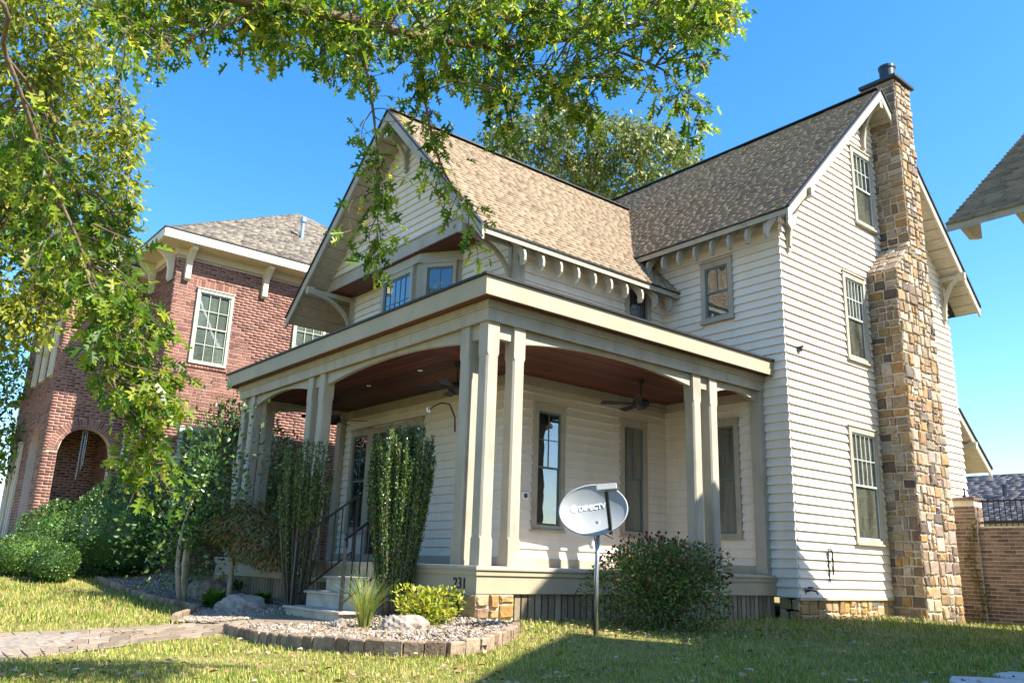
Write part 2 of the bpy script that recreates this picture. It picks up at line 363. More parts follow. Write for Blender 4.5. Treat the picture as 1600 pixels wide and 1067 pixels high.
# roofs first: the planes other pieces are cut to
RX, RZ = -5.43, 9.82                      # ridge of the front gable (runs along y)
EXR, EZR = -1.95, 6.17; EXL, EZL = -9.47, 6.13; YR = 1.36
RY, RZ2 = 9.9, 11.04                      # ridge of the side gable (runs along x)
EY0, EZ0 = 5.91, 7.01; EY1, EZ1 = 13.95, 6.95; XR = 0.86
TH = 0.13
def zL(x): return RZ-(x-RX)*(RZ-EZR)/(EXR-RX) if x > RX else RZ-(RX-x)*(RZ-EZL)/(RX-EXL)
def zR(y): return RZ2-(RY-y)*(RZ2-EZ0)/(RY-EY0) if y < RY else RZ2-(y-RY)*(RZ2-EZ1)/(EY1-RY)
def shingles(P0, P1, Q1, Q0, parent, mat, expo=0.145, wd=0.24, name='shingles'):
    P0, P1, Q1, Q0 = [np.array(p, float) for p in (P0, P1, Q1, Q0)]
    up = (Q0+Q1)/2-(P0+P1)/2; L = np.linalg.norm(up)
    n = np.cross(P1-P0, Q0-P0); n /= np.linalg.norm(n)
    if n[2] < 0: n = -n
    nr = int(L/expo); V = []; Fq = []
    for i in range(nr+1):
        s0 = min(1, (i-0.12)*expo/L); s1 = min(1.0, (i+1.12)*expo/L)
        a0, b0 = P0+(Q0-P0)*s0, P1+(Q1-P1)*s0; a1, b1 = P0+(Q0-P0)*s1, P1+(Q1-P1)*s1
        wl = np.linalg.norm(b0-a0)
        if wl < 0.05: continue
        cuts = [0.0]; c = -rnd.uniform(0, wd)
        while c < wl:
            c += wd*rnd.uniform(0.55, 1.3)
            if 0.05 < c < wl-0.05: cuts.append(c/wl)
        cuts.append(1.0)
        for t0, t1 in zip(cuts[:-1], cuts[1:]):
            h = 0.020+rnd.uniform(0, 0.018); g = 0.004/max(wl, .1); dr = rnd.uniform(0, 0.012)/L
            j0 = (Q0+Q1-P0-P1)*0.5*dr
            A0, B0 = a0+(b0-a0)*(t0+g)-j0, a0+(b0-a0)*(t1-g)-j0; A1, B1 = a1+(b1-a1)*(t0+g), a1+(b1-a1)*(t1-g)
            k = len(V); V += [A0, B0, A0+n*h, B0+n*h, A1+n*0.004, B1+n*0.004]
            Fq.append((k, k+1, k+3, k+2)); Fq.append((k+2, k+3, k+5, k+4)); Fq.append((k, k+2, k+4, k)); Fq.append((k+1, k+5, k+3, k+1))
    quads = [f for f in Fq if f[0] != f[3]]; tris = [f[:3] for f in Fq if f[0] == f[3]]
    return np_mesh(name, np.array(V), [np.array(quads), np.array(tris)], mat, parent, kind='stuff')
def slab(P0, P1, Q1, Q0, th, parent, mat, name='roof'):
    d = Vector((0, 0, -th))
    return MB().prism([Vector(p)+Vector((0,0,-0.004)) for p in (P0, P1, Q1, Q0)], d).build(name, mat, parent)
r1 = slab((EXR,YR,EZR), (EXR,6.9,EZR), (RX,9.6,RZ), (RX,YR,RZ), TH, house, M['soffit'])
shingles((EXR,YR,EZR), (EXR,6.44,EZR), (RX,9.0,RZ), (RX,YR,RZ), r1, M['shingle'])
r2 = slab((EXL,YR,EZL), (RX,YR,RZ), (RX,9.6,RZ), (EXL,9.6,EZL), TH, house, M['dark_room'])  # dark slab puts the shade of the plank joints into its colour
shingles((EXL,9.6,EZL), (EXL,YR,EZL), (RX,YR,RZ), (RX,9.6,RZ), r2, M['shingle'], expo=0.2, wd=0.6)
r3 = slab((-9.2,EY0,EZ0), (XR,EY0,EZ0), (XR,RY,RZ2), (-9.2,RY,RZ2), TH, house, M['soffit'])
shingles((-4.9,EY0,EZ0), (XR,EY0,EZ0), (XR,RY,RZ2), (-9.0,RY,RZ2), r3, M['shingle'])
r4 = slab((-9.2,RY,RZ2), (XR,RY,RZ2), (XR,EY1,EZ1), (-9.2,EY1,EZ1), TH, house, M['dark_room'])  # painted dark to read as shaded grooves between the soffit planks
shingles((XR,EY1,EZ1), (-9.2,EY1,EZ1), (-9.2,RY,RZ2), (XR,RY,RZ2), r4, M['shingle'], expo=0.2, wd=0.6)
# ridge caps, black drip edges
MB().bar((RX,YR-0.02,RZ+0.018), (RX,8.9,RZ+0.018), 0.2, 0.03).build('ridge_cap', M['drip'], r1)
MB().bar((-7.4,RY,RZ2+0.018), (XR+0.01,RY,RZ2+0.018), 0.2, 0.03).build('ridge_cap', M['drip'], r3)
def rake(P, Q, drop, th, off, mat, name, par):
    P, Q = Vector(P), Vector(Q)
    return MB().prism([P, Q, Q-Vector((0,0,drop)), P-Vector((0,0,drop))], off).build(name, mat, par)
for (x0, z0, par) in ((EXR, EZR, r1), (EXL, EZL, r2)):
    rake((x0,YR-0.045,z0-0.01), (RX,YR-0.045,RZ-0.01), 0.24, 0.045, (0,0.045,0), M['trim'], 'barge_board', par)
    rake((x0,YR-0.075,z0+0.025), (RX,YR-0.075,RZ+0.025), 0.05, 0.03, (0,0.08,0), M['drip'], 'drip_edge', par)
for (y0, z0, par) in ((EY0, EZ0, r3), (EY1, EZ1, r4)):
    rake((XR,y0,z0-0.01), (XR,RY,RZ2-0.01), 0.24, 0.045, (0.045,0,0), M['trim'], 'barge_board', par)
    rake((XR-0.005,y0,z0+0.025), (XR-0.005,RY,RZ2+0.025), 0.05, 0.03, (0.08,0,0), M['drip'], 'drip_edge', par)
    # scrolled tail under the foot of each barge board
MB().prism([(XR+.002,EY0+.02,EZ0-0.2),(XR+.002,EY0+.16,EZ0-0.12),(XR+.002,EY0+.30,EZ0-0.04),(XR+.002,EY0+.22,EZ0-0.34),(XR+.002,EY0+.08,EZ0-0.42),(XR+.002,EY0-.02,EZ0-0.32)], (0.042,0,0)).build('barge_tail', M['trim'], r3)
MB().bar((EXR,YR,EZR-0.02), (EXR,6.44,EZR-0.02), 0.05, 0.03).build('eave_edge', M['drip'], r1)
MB().bar((-2.75,EY0,EZ0-0.02), (XR,EY0,EZ0-0.02), 0.05, 0.03).build('eave_edge', M['drip'], r3)
# soffit planks of the two overhanging rakes
def planks(P0, P1, off, n, par):
    P0, P1, off = Vector(P0), Vector(P1), Vector(off); d = (P1-P0)/n; nd = Vector((0,0,-1))
    for i in range(n):
        a = P0+d*(i+0.045); b = P0+d*(i+0.955); j = rnd.uniform(0.012, 0.026)
        MB().prism([a, b, b+off, a+off], nd*j).build('soffit_plank', M['soffit'], par)
zz = -TH-0.006
planks((EXL+.02,YR+.01,EZL+zz+.02), (RX,YR+.01,RZ+zz), (0,1.6,0), 20, r2)
planks((EXR-.02,YR+.01,EZR+zz+.02), (RX,YR+.01,RZ+zz), (0,0.60,0), 20, r1)
planks((X1-.01,EY1-.02,EZ1+zz+.02), (X1-.01,RY,RZ2+zz), (0.5,0,0), 22, r4)
planks((X1-.01,EY0+.02,EZ0+zz+.02), (X1-.01,RY,RZ2+zz), (0.5,0,0), 20, r3)
# rafter tails
def tail(par, p, out, L, w=0.05):
    o = Vector(out); s = Vector((-o.y, o.x, 0)); sl = 1.0
    pr = [(-L,L*sl*1.0),(0.02,-0.02),(0.05,-0.12),(0.045,-0.22),(0.0,-0.285),(-0.06,-0.29),(-0.085,-0.24),(-0.07,-0.17),(-0.10,-0.10),(-L,L*sl-0.12)]
    poly = [Vector(p)+o*a+Vector((0,0,b))-s*w/2 for a, b in pr]
    MB().prism(poly, s*w).build('rafter_tail', M['trim'], par)
for k in range(10): tail(r1, (EXR-0.06, 2.28+0.432*k, EZR-TH-0.02), (1,0,0), 0.40)
for k in range(8): tail(r3, (-2.40+0.40*k, EY0+0.06, EZ0-TH-0.02), (0,-1,0), 0.45)

# walls
wX1 = wall([(X1-0.012,Y1,0.33),(X1-0.012,YB,0.33),(X1-0.012,YB,zR(YB)-0.14),(X1-0.012,RY,RZ2-0.14),(X1-0.012,Y1,zR(Y1)-0.14)], (-7.0,0,0))
holesX = [(8.35,9.42,1.28,3.47),(8.55,9.42,4.78,6.62),(9.28,10.2,7.86,9.66)]
def oX1(z):
    a, b = Y1+0.001, YB
    if z > zR(Y1)-0.14:
        a = RY-(RZ2-0.14-z)*(RY-EY0)/(RZ2-EZ0)
    if z > zR(YB)-0.14:
        b = RY+(RZ2-0.14-z)*(EY1-RY)/(RZ2-EZ1)
    return a, b
siding(wX1, fX1, oX1, 0.345, RZ2-0.3, holesX)
wY1 = MB().box(XL+.5, X1-0.013, Y1+0.012, Y1+0.3, 0.33, 7.2).build('wall', M['siding'], house)
siding(wY1, fY1, lambda z: (XW, X1+0.03) if z < 4.3 or z > 4.4 else (XW, X1+0.03), 0.345, 7.12, [(-1.39,-0.65,5.38,6.64),(-1.35,-0.65,1.28,3.47)])
wXW = MB().box(XW-0.3, XW-0.012, YF+0.014, Y1+.02, 0.5, 6.62).build('wall', M['siding'], house)
hXW = [(2.92,3.66,1.28,3.47),(5.09,5.83,1.28,3.47),(5.25,5.99,4.9,6.25)]
siding(wXW, fXW, lambda z: (YF+0.001, Y1), 0.83, 3.72, hXW); siding(wXW, fXW, lambda z: (YF+0.001, Y1), 4.55, 6.5, hXW)
wYF = MB().box(XL, XW-0.013, YF+0.012, YF+0.3, 0.5, 6.45).build('wall', M['siding'], house)
hYF = [(-7.9,-5.1,0.7,3.44),(-7.04,-4.08,4.3,6.7)]
siding(wYF, fYF, lambda z: (XL, XW+0.03), 0.83, 3.72, hYF); siding(wYF, fYF, lambda z: (XL, XW+0.03), 4.55, 6.66, hYF)
MB().box(XL, XL+0.3, YF+.3, 12.5, 0.3, 6.2).build('wall', M['siding'], house)
MB().box(XL, -7.0, 12.4, 12.6, 0.3, 6.2).build('wall', M['siding'], house)
# corner boards, friezes, base boards
def tr(x0,x1,y0,y1,z0,z1,name='trim_board',mat='trim'): return MB().box(x0,x1,y0,y1,z0,z1).build(name, M[mat], house)
tr(XW-0.09, XW+0.066, YF-0.066, YF-0.0, 4.5, 6.45, 'corner_board'); tr(XW+0.0, XW+0.067, YF-0.0, YF+0.1, 4.5, 6.45, 'corner_board')
tr(XL, XL+0.12, YF-0.066, YF, 4.5, 6.66, 'corner_board'); tr(XL-.02, XL+0.1, YF-0.066, YF, .7, 3.9, 'corner_board')
tr(XW, XW+0.066, YF, Y1-0.07, 0.685, 0.83, 'base_board'); tr(XL, XW+0.066, YF-0.066, YF, 0.685, 0.83, 'base_board'); tr(XW+0.07, -0.2, Y1-0.066, Y1, 0.685, 0.83, 'base_board')
tr(XW, XW+0.072, YF-.072, Y1, 3.73, 3.89, 'frieze_board'); tr(XL, XW+0.0, YF-0.072, YF, 3.73, 3.89, 'frieze_board'); tr(XW+0.072, -0.2, Y1-0.072, Y1, 3.73, 3.89, 'frieze_board')
MB().box(XW+0.0,XW+0.056,YF,Y1,6.50,6.62).build('frieze_board', M['siding'], house)
MB().box(XW+.06,X1+.03,Y1-.058,Y1-.001,7.12,7.25).build('frieze_board', M['siding'], house)
tr(X1+0.0, X1+0.07, Y1-.065, CY0_, 0.30, 0.344, 'water_table')

# windows
window(fX1, 8.35, 9.42, 1.30, 3.45, 5, 2, back='curtain', munt='muntin', sashm='muntin', cas=0.09)
window(fX1, 8.55, 9.42, 4.80, 6.60, 5, 2, back='curtain', munt='muntin', sashm='muntin', cas=0.09)
window(fX1, 9.28, 10.2, 7.88, 9.64, 4, 2, back='curtain', munt='muntin', sashm='muntin', cas=0.09)
window(fY1, -1.39, -0.65, 5.40, 6.61, 2, 1, back='curtain', munt='sash')
window(fY1, -1.35, -0.65, 1.30, 3.44, 2, 2, back='curtain')
window(fXW, 2.92, 3.66, 1.30, 3.44, 2, 2)
window(fXW, 5.09, 5.83, 1.30, 3.44, 2, 2, back='curtain')
window(fXW, 5.25, 5.99, 4.92, 6.24, 2, 1)
window(fYF, -7.9, -7.1, 1.28, 3.41, 2, 2); window(fYF, -5.75, -5.1, 1.28, 3.41, 2, 2)
dr = MB().box(-7.1,-6.98,YF-0.072,YF,0.69,3.41).box(-5.87,-5.75,YF-0.072,YF,0.69,3.41).box(-6.98,-5.87,YF-0.070,YF,3.28,3.41).build('door', M['trim'], house)
MB().box(-6.97,-5.88,YF-0.035,YF-.001,0.70,3.27).build('door_leaf', M['mahogany'], dr)
MB().box(-6.8,-6.05,YF-0.042,YF-.036,1.7,3.1).build('door_glass', M['glass'], dr)
MB().lathe([(0,0),(0.03,0.0),(0.035,0.04),(0,0.06)], (-6.0,YF-0.09,1.7), 8).build('door_handle', M['darkmetal'], dr)

# the projecting gable over the bay
zs = 6.667
gw = MB()
def gx(z, side):
    zz = z+0.15
    return RX+(RZ-zz)*(EXR-RX)/(RZ-EZR) if side > 0 else RX-(RZ-zz)*(RX-EXL)/(RZ-EZL)
wg = wall([(gx(6.67,-1),1.945,6.67),(gx(6.67,1),1.945,6.67),(RX,1.945,RZ-0.16)], (0,0.545,0))
siding(wg, fG, lambda z: (gx(z,-1), gx(z,1)), 6.97, RZ-0.35)
MB().prism([(gx(zs,-1),1.885,zs-0.005),(gx(zs,1),1.885,zs-0.005),(gx(6.93,1),1.885,6.93),(gx(6.93,-1),1.885,6.93)], (0,0.055,0)).build('frieze_board', M['trim'], wg)
MB().prism([(gx(6.93,-1),1.865,6.931),(gx(6.93,1),1.865,6.931),(gx(6.97,1),1.865,6.968),(gx(6.97,-1),1.865,6.968)], (0,0.075,0)).build('drip_cap', M['trim'], wg)
n = 9; xa, xb = gx(zs,-1), gx(zs,1)
for i in range(n):
    MB().box(xa+.02, xb-.02, 1.90+0.065*i, 1.962+0.065*i, zs-0.028, zs-0.008).build('soffit_plank', M['mahogany'], wg)
# bay
bay = [(-7.04,2.5),(-6.27,1.97),(-4.85,1.97),(-4.08,2.5)]
wb_ = MB().prism([(x,y,4.2) for x, y in bay], (0,0,zs-4.23)).build('bay', M['trim'], house)
def seg(p, q):
    p, q = Vector((*p,0)), Vector((*q,0)); d = (q-p); L = d.length; d /= L; nn = Vector((d.y,-d.x,0))
    return L, (lambda u, z, dd: tuple(p+d*u+nn*dd+Vector((0,0,z))))
L, f = seg(bay[1], bay[2])
window(f, 0.12, L-0.12, 4.7, 6.38, 5, 3, cas=0.09, parent=house, sill=False, single=True)
for i in range(3):
    L, f = seg(bay[i], bay[i+1])
    MB().add([f(-.02,6.42,0),f(L+.02,6.42,0),f(L+.02,6.47,0),f(-.02,6.47,0),f(-.02,6.42,.05),f(L+.02,6.42,.05),f(L+.02,6.47,.05),f(-.02,6.47,.05)],[(3,2,1,0),(4,5,6,7),(0,1,5,4),(1,2,6,5),(2,3,7,6),(3,0,4,7)]).build('band_moulding', M['trim'], wb_)
    if i == 2: window(f, 0.13, L-0.13, 4.9, 6.38, 2, 2, cas=0.07, sill=False, single=True)

# brackets under the rakes
def bracket(root, out, length, h, w=0.075):
    r, o = Vector(root), Vector(out); s = Vector((-o.y, o.x, 0)); mb = MB()
    mb.bar(r+o*0.005, r+o*length, w, 0.10)
    mb.bar(r+o*(length-0.09)+Vector((0,0,.0)), r+o*(length+0.07), w*1.5, 0.16)
    mb.bar(r+o*0.045+Vector((0,0,-0.05)), r+o*0.045+Vector((0,0,-h)), 0.09, w, up=o)
    mb.bar(r+o*0.05+Vector((0,0,-h+.02)), r+o*0.05+Vector((0,0,-h-0.07)), 0.07, w*1.2, up=o)
    n = 10; pts = []
    for i in range(n+1):
        t = i/n; a = (length-0.12); cx = 0.08+a*(1-math.cos(t*math.pi/2)); cz = -h+0.02+(h-0.06)*math.sin(t*math.pi/2)
        pts.append((cx, cz))
    for i in range(n):
        (a0,b0),(a1,b1) = pts[i], pts[i+1]
        mb.bar(r+o*a0+Vector((0,0,b0)), r+o*a1+Vector((0,0,b1)), w*0.9, 0.075, up=o.cross(s) if False else Vector((0,0,1)) if abs(b1-b0) < abs(a1-a0) else -o)
    return mb.build('bracket', M['trim'], house)
bracket((-8.42,YF,6.56), (0,-1,0), YF-YR, 0.78); bracket((-2.56,YF,6.30), (0,-1,0), YF-YR, 0.75)
bracket((RX,1.92,9.25), (0,-1,0), 0.55, 0.62)
bracket((X1,6.66,7.5), (1,0,0), 0.55, 0.95); bracket((X1,9.86,10.65), (1,0,0), 0.48, 0.92); bracket((X1,13.1,7.5), (1,0,0), 0.55, 1.0)

# porch ----------------------------------------------------------------
PX, PYo = -8.6, 0.0
porch = house
EV = 0.14
MB().add([(PX-.15,-EV,4.36),(EV,-EV,4.36),(EV,Y1,4.36),(XW,Y1,4.62),(XW,YF,4.62),(PX-.15,YF,4.62)], [(0,1,2,3,4,5)]).build('porch_roof', M['membrane'], house)
fas = MB()
fas.box(PX-.15, EV, -EV, -EV+0.03, 4.12, 4.38); fas.box(EV-0.03, EV, -EV+.031, Y1-.001, 4.12, 4.38); fas.box(PX-.15, PX-.12, -EV+.031, YF, 4.12, 4.38)
fas.build('fascia', M['fascia'], house, bevel=0.004)
dm = MB(); dm.box(PX-.19, EV+0.035, -EV-0.035, -EV+.02, 4.381, 4.415); dm.box(EV-.02, EV+0.035, -EV+.021, Y1-.001, 4.381, 4.415)
dm.build('drip_edge', M['drip'], house)
for i in range(4):
    MB().box(PX-.1+.06*i*0, EV-0.035, -EV+0.035+i*0.058, -EV+0.091+i*0.058, 4.135, 4.15).build('soffit_plank', M['mahogany'], house)
    MB().box(EV-0.091-i*0.058, EV-0.035-i*0.058, -EV+.28, Y1-.01, 4.135, 4.15).build('soffit_plank', M['mahogany'], house)
# frieze beam: band, crown, core
bm = MB(); bm.box(PX+.08, -0.08, 0.08, 0.115, 3.86, 4.133); bm.box(-0.115, -0.08, 0.116, Y1-.001, 3.86, 4.133); bm.box(PX+.08, PX+.115, .116, YF, 3.86, 4.133)
bm.build('beam', M['trim'], house)
cr = MB(); cr.box(PX+.05, -0.045, 0.045, 0.079, 4.06, 4.132); cr.box(-0.079, -0.045, 0.08, Y1-.002, 4.06, 4.132); cr.box(PX+.06,-0.06,.06,.0791,4.03,4.0599); cr.box(-.0791,-.06,.08,Y1-.002,4.03,4.0599)
cr.build('crown_moulding', M['trim'], house)
co = MB(); co.box(PX+.15, -0.14, 0.14, 0.34, 3.875, 4.11); co.box(-0.34, -0.14, 0.341, Y1-.001, 3.875, 4.11); co.box(PX+.15,PX+.34,.341,YF,3.875,4.11)
co.build('beam_core', M['trim'], house)
# ceiling of beaded boards
nb = 22
for i in range(nb):
    y = 0.345+(YF-0.345)*i/nb; MB().box(PX+.35, XW-.0, y, y+(YF-.345)/nb-0.013, 3.895, 3.91).build('ceiling_board', M['mahogany'], house)
for i in range(nb):
    x = XW+0.005+(-0.345-XW)*i/nb; MB().box(x, x+(-0.345-XW)/nb-0.013, 0.345, Y1-.06, 3.892, 3.907).build('ceiling_board', M['mahogany'], house)
MB().box(PX+.35,-.345,.345,YF,3.912,3.93).box(XW,-.345,YF,Y1-.01,3.912,3.93).build('ceiling', M['dark_room'], house)
# posts
PW = 0.2
def post(x, y, z0=HD+.008, z1=3.872):
    mb = MB(); c = 0.022; zs_ = [(z0,0),(z0+0.32,0),(z0+0.36,1),(z1-0.48,1),(z1-0.44,0),(z1,0)]
    ring = []
    for z, k in zs_:
        e = c*k+0.002
        ring.append([(x+e,y,z),(x+PW-e,y,z),(x+PW,y+e,z),(x+PW,y+PW-e,z),(x+PW-e,y+PW,z),(x+e,y+PW,z),(x,y+PW-e,z),(x,y+e,z)])
    v = [p for r in ring for p in r]; f = []
    for i in range(len(ring)-1):
        for j in range(8): f.append((i*8+j, i*8+(j+1)%8, (i+1)*8+(j+1)%8, (i+1)*8+j))
    f.append(tuple(range(7,-1,-1))); f.append(tuple((len(ring)-1)*8+j for j in range(8)))
    return mb.add(v, f).build('porch_post', M['trim'], house)
a = 0.12
for x in (-0.12-PW, -0.12-PW*2-0.22): post(x, a)
post(-0.12-PW, a+PW+0.26)
for y in (4.43, 4.87): post(-0.12-PW, y)
for x in (-5.42, -4.97): post(x, a)
post(PX+.15, a); post(PX+.15+PW+.24, a); post(PX+.15, a+PW+.26)
MB().box(-0.12-PW, -0.10, Y1-0.16, Y1-.001, HD+.01, 3.872).build('porch_post', M['trim'], house)
MB().box(PX+.15, PX+.15+PW, YF-.16, YF-.05, HD+.01, 3.872).build('porch_post', M['trim'], house)
# arched spandrel boards between the posts
def arch(c0, c1, axis, rise=0.15, zb=3.66, d0=0.17, d1=0.25):
    n = 14; bot = []
    for i in range(n+1):
        t = i/n; bot.append((c0+(c1-c0)*t, zb+rise*(1-(2*t-1)**2)))
    poly = bot+[(c1,3.868),(c0,3.868)]
    if axis == 'x': P = [(u, d0, z) for u, z in poly]; off = (0, d1-d0, 0)
    elif axis == 'l': P = [(PX+d0, u, z) for u, z in poly]; off = (d1-d0, 0, 0)
    else: P = [(-d0, u, z) for u, z in poly]; off = (-(d1-d0), 0, 0)
    v0 = [Vector(p) for p in P]; o = Vector(off); k = len(bot); mb = MB()
    vs = v0+[p+o for p in v0]; N = len(v0); fs = []
    for i in range(k-1):   # strips up to the top edge keep the faces planar
        pass
    fs.append(tuple(range(N))); fs.append(tuple(range(2*N-1, N-1, -1)))
    for i in range(N): fs.append((i, N+i, N+(i+1)%N, (i+1)%N))
    return mb.add(vs, fs).build('arched_spandrel', M['trim'], house)
arch(-4.77, -0.74, 'x'); arch(PX+.79, -5.42, 'x'); arch(0.78, 4.43, 'y'); arch(5.07, Y1-0.16, 'y', 0.12)
arch(.78, YF-.16, 'l', .12)
for c0, c1, ax in ((-0.54,-0.32,'x'), (-5.22,-4.97,'x'), (PX+.35,PX+.59,'x'), (0.32,0.58,'y'), (4.63,4.87,'y')): arch(c0, c1, ax, 0.0, 3.66)
# deck
nb = 20
for i in range(nb):
    y = 0.0+(YF)*i/nb; MB().box(PX, XW, y+.0, y+YF/nb-0.008, HD-0.025, HD).build('deck_board', M['decking'], house)
for i in range(nb):
    x = XW+0.004+(0-XW)*i/nb; MB().box(x, x+(-XW)/nb-0.008, 0.0, Y1-.01, HD-0.025, HD+.003).build('deck_board', M['decking'], house)
db = MB(); db.box(PX, 0.02, -0.02, 0.02, HD-0.026-.02, HD-0.0255); db.box(-0.02, 0.02, 0.0201, Y1-.002, HD-0.046, HD-0.0255)
db.box(PX, 0.0, 0.0, 0.03, 0.571, HD-0.047); db.box(-0.03, 0.0, 0.0301, Y1-.002, 0.571, HD-0.047)
db.box(PX+.01, -0.02, 0.02, 0.05, 0.356, 0.57); db.box(-0.05, -0.02, 0.0501, Y1-.002, 0.356, 0.57)
db.build('deck_fascia', M['fascia'], house)
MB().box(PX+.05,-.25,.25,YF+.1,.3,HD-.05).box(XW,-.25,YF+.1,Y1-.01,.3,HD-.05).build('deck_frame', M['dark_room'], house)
sl = MB().box(-0.045,0.045,-0.012,0.012,0,0.40).mesh('skirt_slat', M['lattice'])
def slat(x, y, rz, z0):
    o = bpy.data.objects.new('skirt_slat', sl); link(o, house); o.location = (x, y, z0); o.rotation_euler = (0,0,rz); return o
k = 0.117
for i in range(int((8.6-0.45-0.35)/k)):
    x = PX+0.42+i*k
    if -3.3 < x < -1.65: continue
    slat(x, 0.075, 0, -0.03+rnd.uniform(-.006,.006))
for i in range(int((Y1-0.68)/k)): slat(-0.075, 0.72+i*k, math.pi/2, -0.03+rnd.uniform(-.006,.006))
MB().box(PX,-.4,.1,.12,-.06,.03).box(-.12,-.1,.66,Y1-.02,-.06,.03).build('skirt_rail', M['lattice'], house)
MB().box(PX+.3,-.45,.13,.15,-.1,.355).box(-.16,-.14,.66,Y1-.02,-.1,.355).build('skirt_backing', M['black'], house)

# stones: random ashlar cut into rectangles, each stone pillowed
def split(u0, u1, v0, v1, mx, mn, out):
    w, h = u1-u0, v1-v0
    if (w <= mx and h <= mx*0.8 and rnd.random() < 0.8) or (w < mn*1.7 and h < mn*1.5):
        out.append((u0,u1,v0,v1)); return
    if w/max(h,1e-6) > rnd.uniform(0.8,1.5) and w > mn*1.7:
        c = u0+w*rnd.uniform(0.35,0.65); split(u0,c,v0,v1,mx,mn,out); split(c,u1,v0,v1,mx,mn,out)
    elif h > mn*1.4:
        c = v0+h*rnd.uniform(0.35,0.65); split(u0,u1,v0,c,mx,mn,out); split(u0,u1,c,v1,mx,mn,out)
    else: out.append((u0,u1,v0,v1))
def clip(poly, keep):
    out = []
    for i in range(len(poly)):
        a, b = poly[i], poly[(i+1)%len(poly)]; ka, kb = keep(a), keep(b)
        if ka >= 0: out.append(a)
        if (ka >= 0) != (kb >= 0):
            t = ka/(ka-kb); out.append((a[0]+(b[0]-a[0])*t, a[1]+(b[1]-a[1])*t))
    return out
STONES = []
def stones(f, u0, u1, v0, v1, mx=0.34, mn=0.13, keep=None, depth=0.035, gap=0.015):
    rects = []; split(u0, u1, v0, v1, mx, mn, rects)
    for a, b, c, d in rects:
        j = lambda: rnd.uniform(-0.014, 0.014)
        p = [(a+gap,c+gap),((a+b)/2+j(),c+gap+abs(j())*.5),(b-gap,c+gap),(b-gap,(c+d)/2+j()),(b-gap,d-gap),((a+b)/2+j(),d-gap),(a+gap,d-gap),(a+gap,(c+d)/2+j())]
        p = [(x+j()*.7, y+j()*.7) for x, y in p]
        if keep:
            p = clip(p, keep)
            if len(p) < 3: continue
        cx = sum(x for x, _ in p)/len(p); cy = sum(y for _, y in p)/len(p); h = depth*rnd.uniform(0.6,1.25)
        n = len(p); tx, ty = rnd.uniform(-.15,.15), rnd.uniform(-.15,.15)
        base = [f(x,y,-0.005) for x, y in p]
        mid = [f(x,y,h*0.6) for x, y in p]
        top = [f(cx+(x-cx)*0.80, cy+(y-cy)*0.80, h*(1+rnd.uniform(-.18,.18))+ (x-cx)*tx*.4+(y-cy)*ty*.4) for x, y in p]
        mb = MB(); v = base+mid+top; fs = []
        for i in range(n): k = (i+1)%n; fs += [(i,k,n+k,n+i),(n+i,n+k,2*n+k,2*n+i)]
        fs.append(tuple(range(2*n,3*n)))
        STONES.append((v, fs))
# chimney
CY0, CY1, CX, CUP = 9.6, 11.1, 1.0, 10.38
chim = MB()
chim.box(X1-.2, CX, CY0, CY1, -0.3, 6.76); chim.box(X1-.2, CX, CUP-.02, CY1-.02, 6.761, 11.45)
chim.add([(X1-.2,CY0+.005,6.755),(CX,CY0+.005,6.755),(CX,CUP,6.755),(X1-.2,CUP,6.755),(X1-.2,CUP,7.55),(CX,CUP,7.55)],[(0,1,2,3),(0,4,5,1),(1,5,2),(0,3,4),(2,5,4,3)])
chimney = chim.build('chimney', M['mortar'], house)
cF = lambda u, z, d: (CX+d, u, z)
cS = lambda u, z, d: (u, CY0-d, z)
cS2 = lambda u, z, d: (u, CUP-.02-d, z)
def cSh(u, s, d):
    t = s/1.11; return (u, CY0+(CUP-CY0)*t-d*0.71, 6.76+0.79*t+d*0.70)
stones(cF, CY0-.02, CY1, -0.2, 6.76, 0.36, 0.13)
stones(cF, CY0-.02, CUP-.03, 6.78, 7.5, 0.3, 0.12, keep=lambda p: (p[0]-CY0)*0.79-(p[1]-6.76)*0.78)
stones(cF, CUP-.02, CY1-.03, 6.77, 11.43, 0.3, 0.12)
stones(cS, X1+.03, CX+.02, -0.2, 6.75, 0.33, 0.14)
stones(cS2, X1-.15, CX+.02, 7.57, 11.43, 0.33, 0.14)
stones(cSh, X1+.03, CX+.02, 0.0, 1.10, 0.34, 0.14)
nbig = len(STONES)
# foundation stones and corner pier
fnd = MB().box(X1-.25, X1+.0, Y1+.0, CY0-.01, -0.3, 0.33).box(-.0, X1-.001, Y1, Y1+.2, -.3, .33).build('foundation', M['mortar'], house)
pier = MB().box(-0.36, -.03, 0.03, 0.62, -0.3, 0.354).build('pier', M['mortar'], house)
pierl = MB().box(PX, PX+.36, 0.03, 0.4, -0.3, 0.354).build('pier', M['mortar'], house)
split_at = [len(STONES)]
stones(lambda u,z,d:(X1+d,u,z), Y1, CY0, -0.18, 0.325, 0.36, 0.17)
stones(lambda u,z,d:(u,Y1-d,z), 0.0, X1+.02, -0.18, 0.325, 0.27, 0.13); split_at.append(len(STONES))
stones(lambda u,z,d:(-.03+d,u,z), 0.0, 0.62, -0.25, 0.35, 0.36, 0.17); stones(lambda u,z,d:(u,.03-d,z), -.36, 0.0, -0.25, 0.35, 0.36, 0.17); split_at.append(len(STONES))
stones(lambda u,z,d:(u,.03-d,z), PX, PX+.36, -0.25, 0.35, 0.36, 0.17); stones(lambda u,z,d:(PX+.36+d,u,z), .0, .4, -0.25, 0.35, 0.36, 0.17)
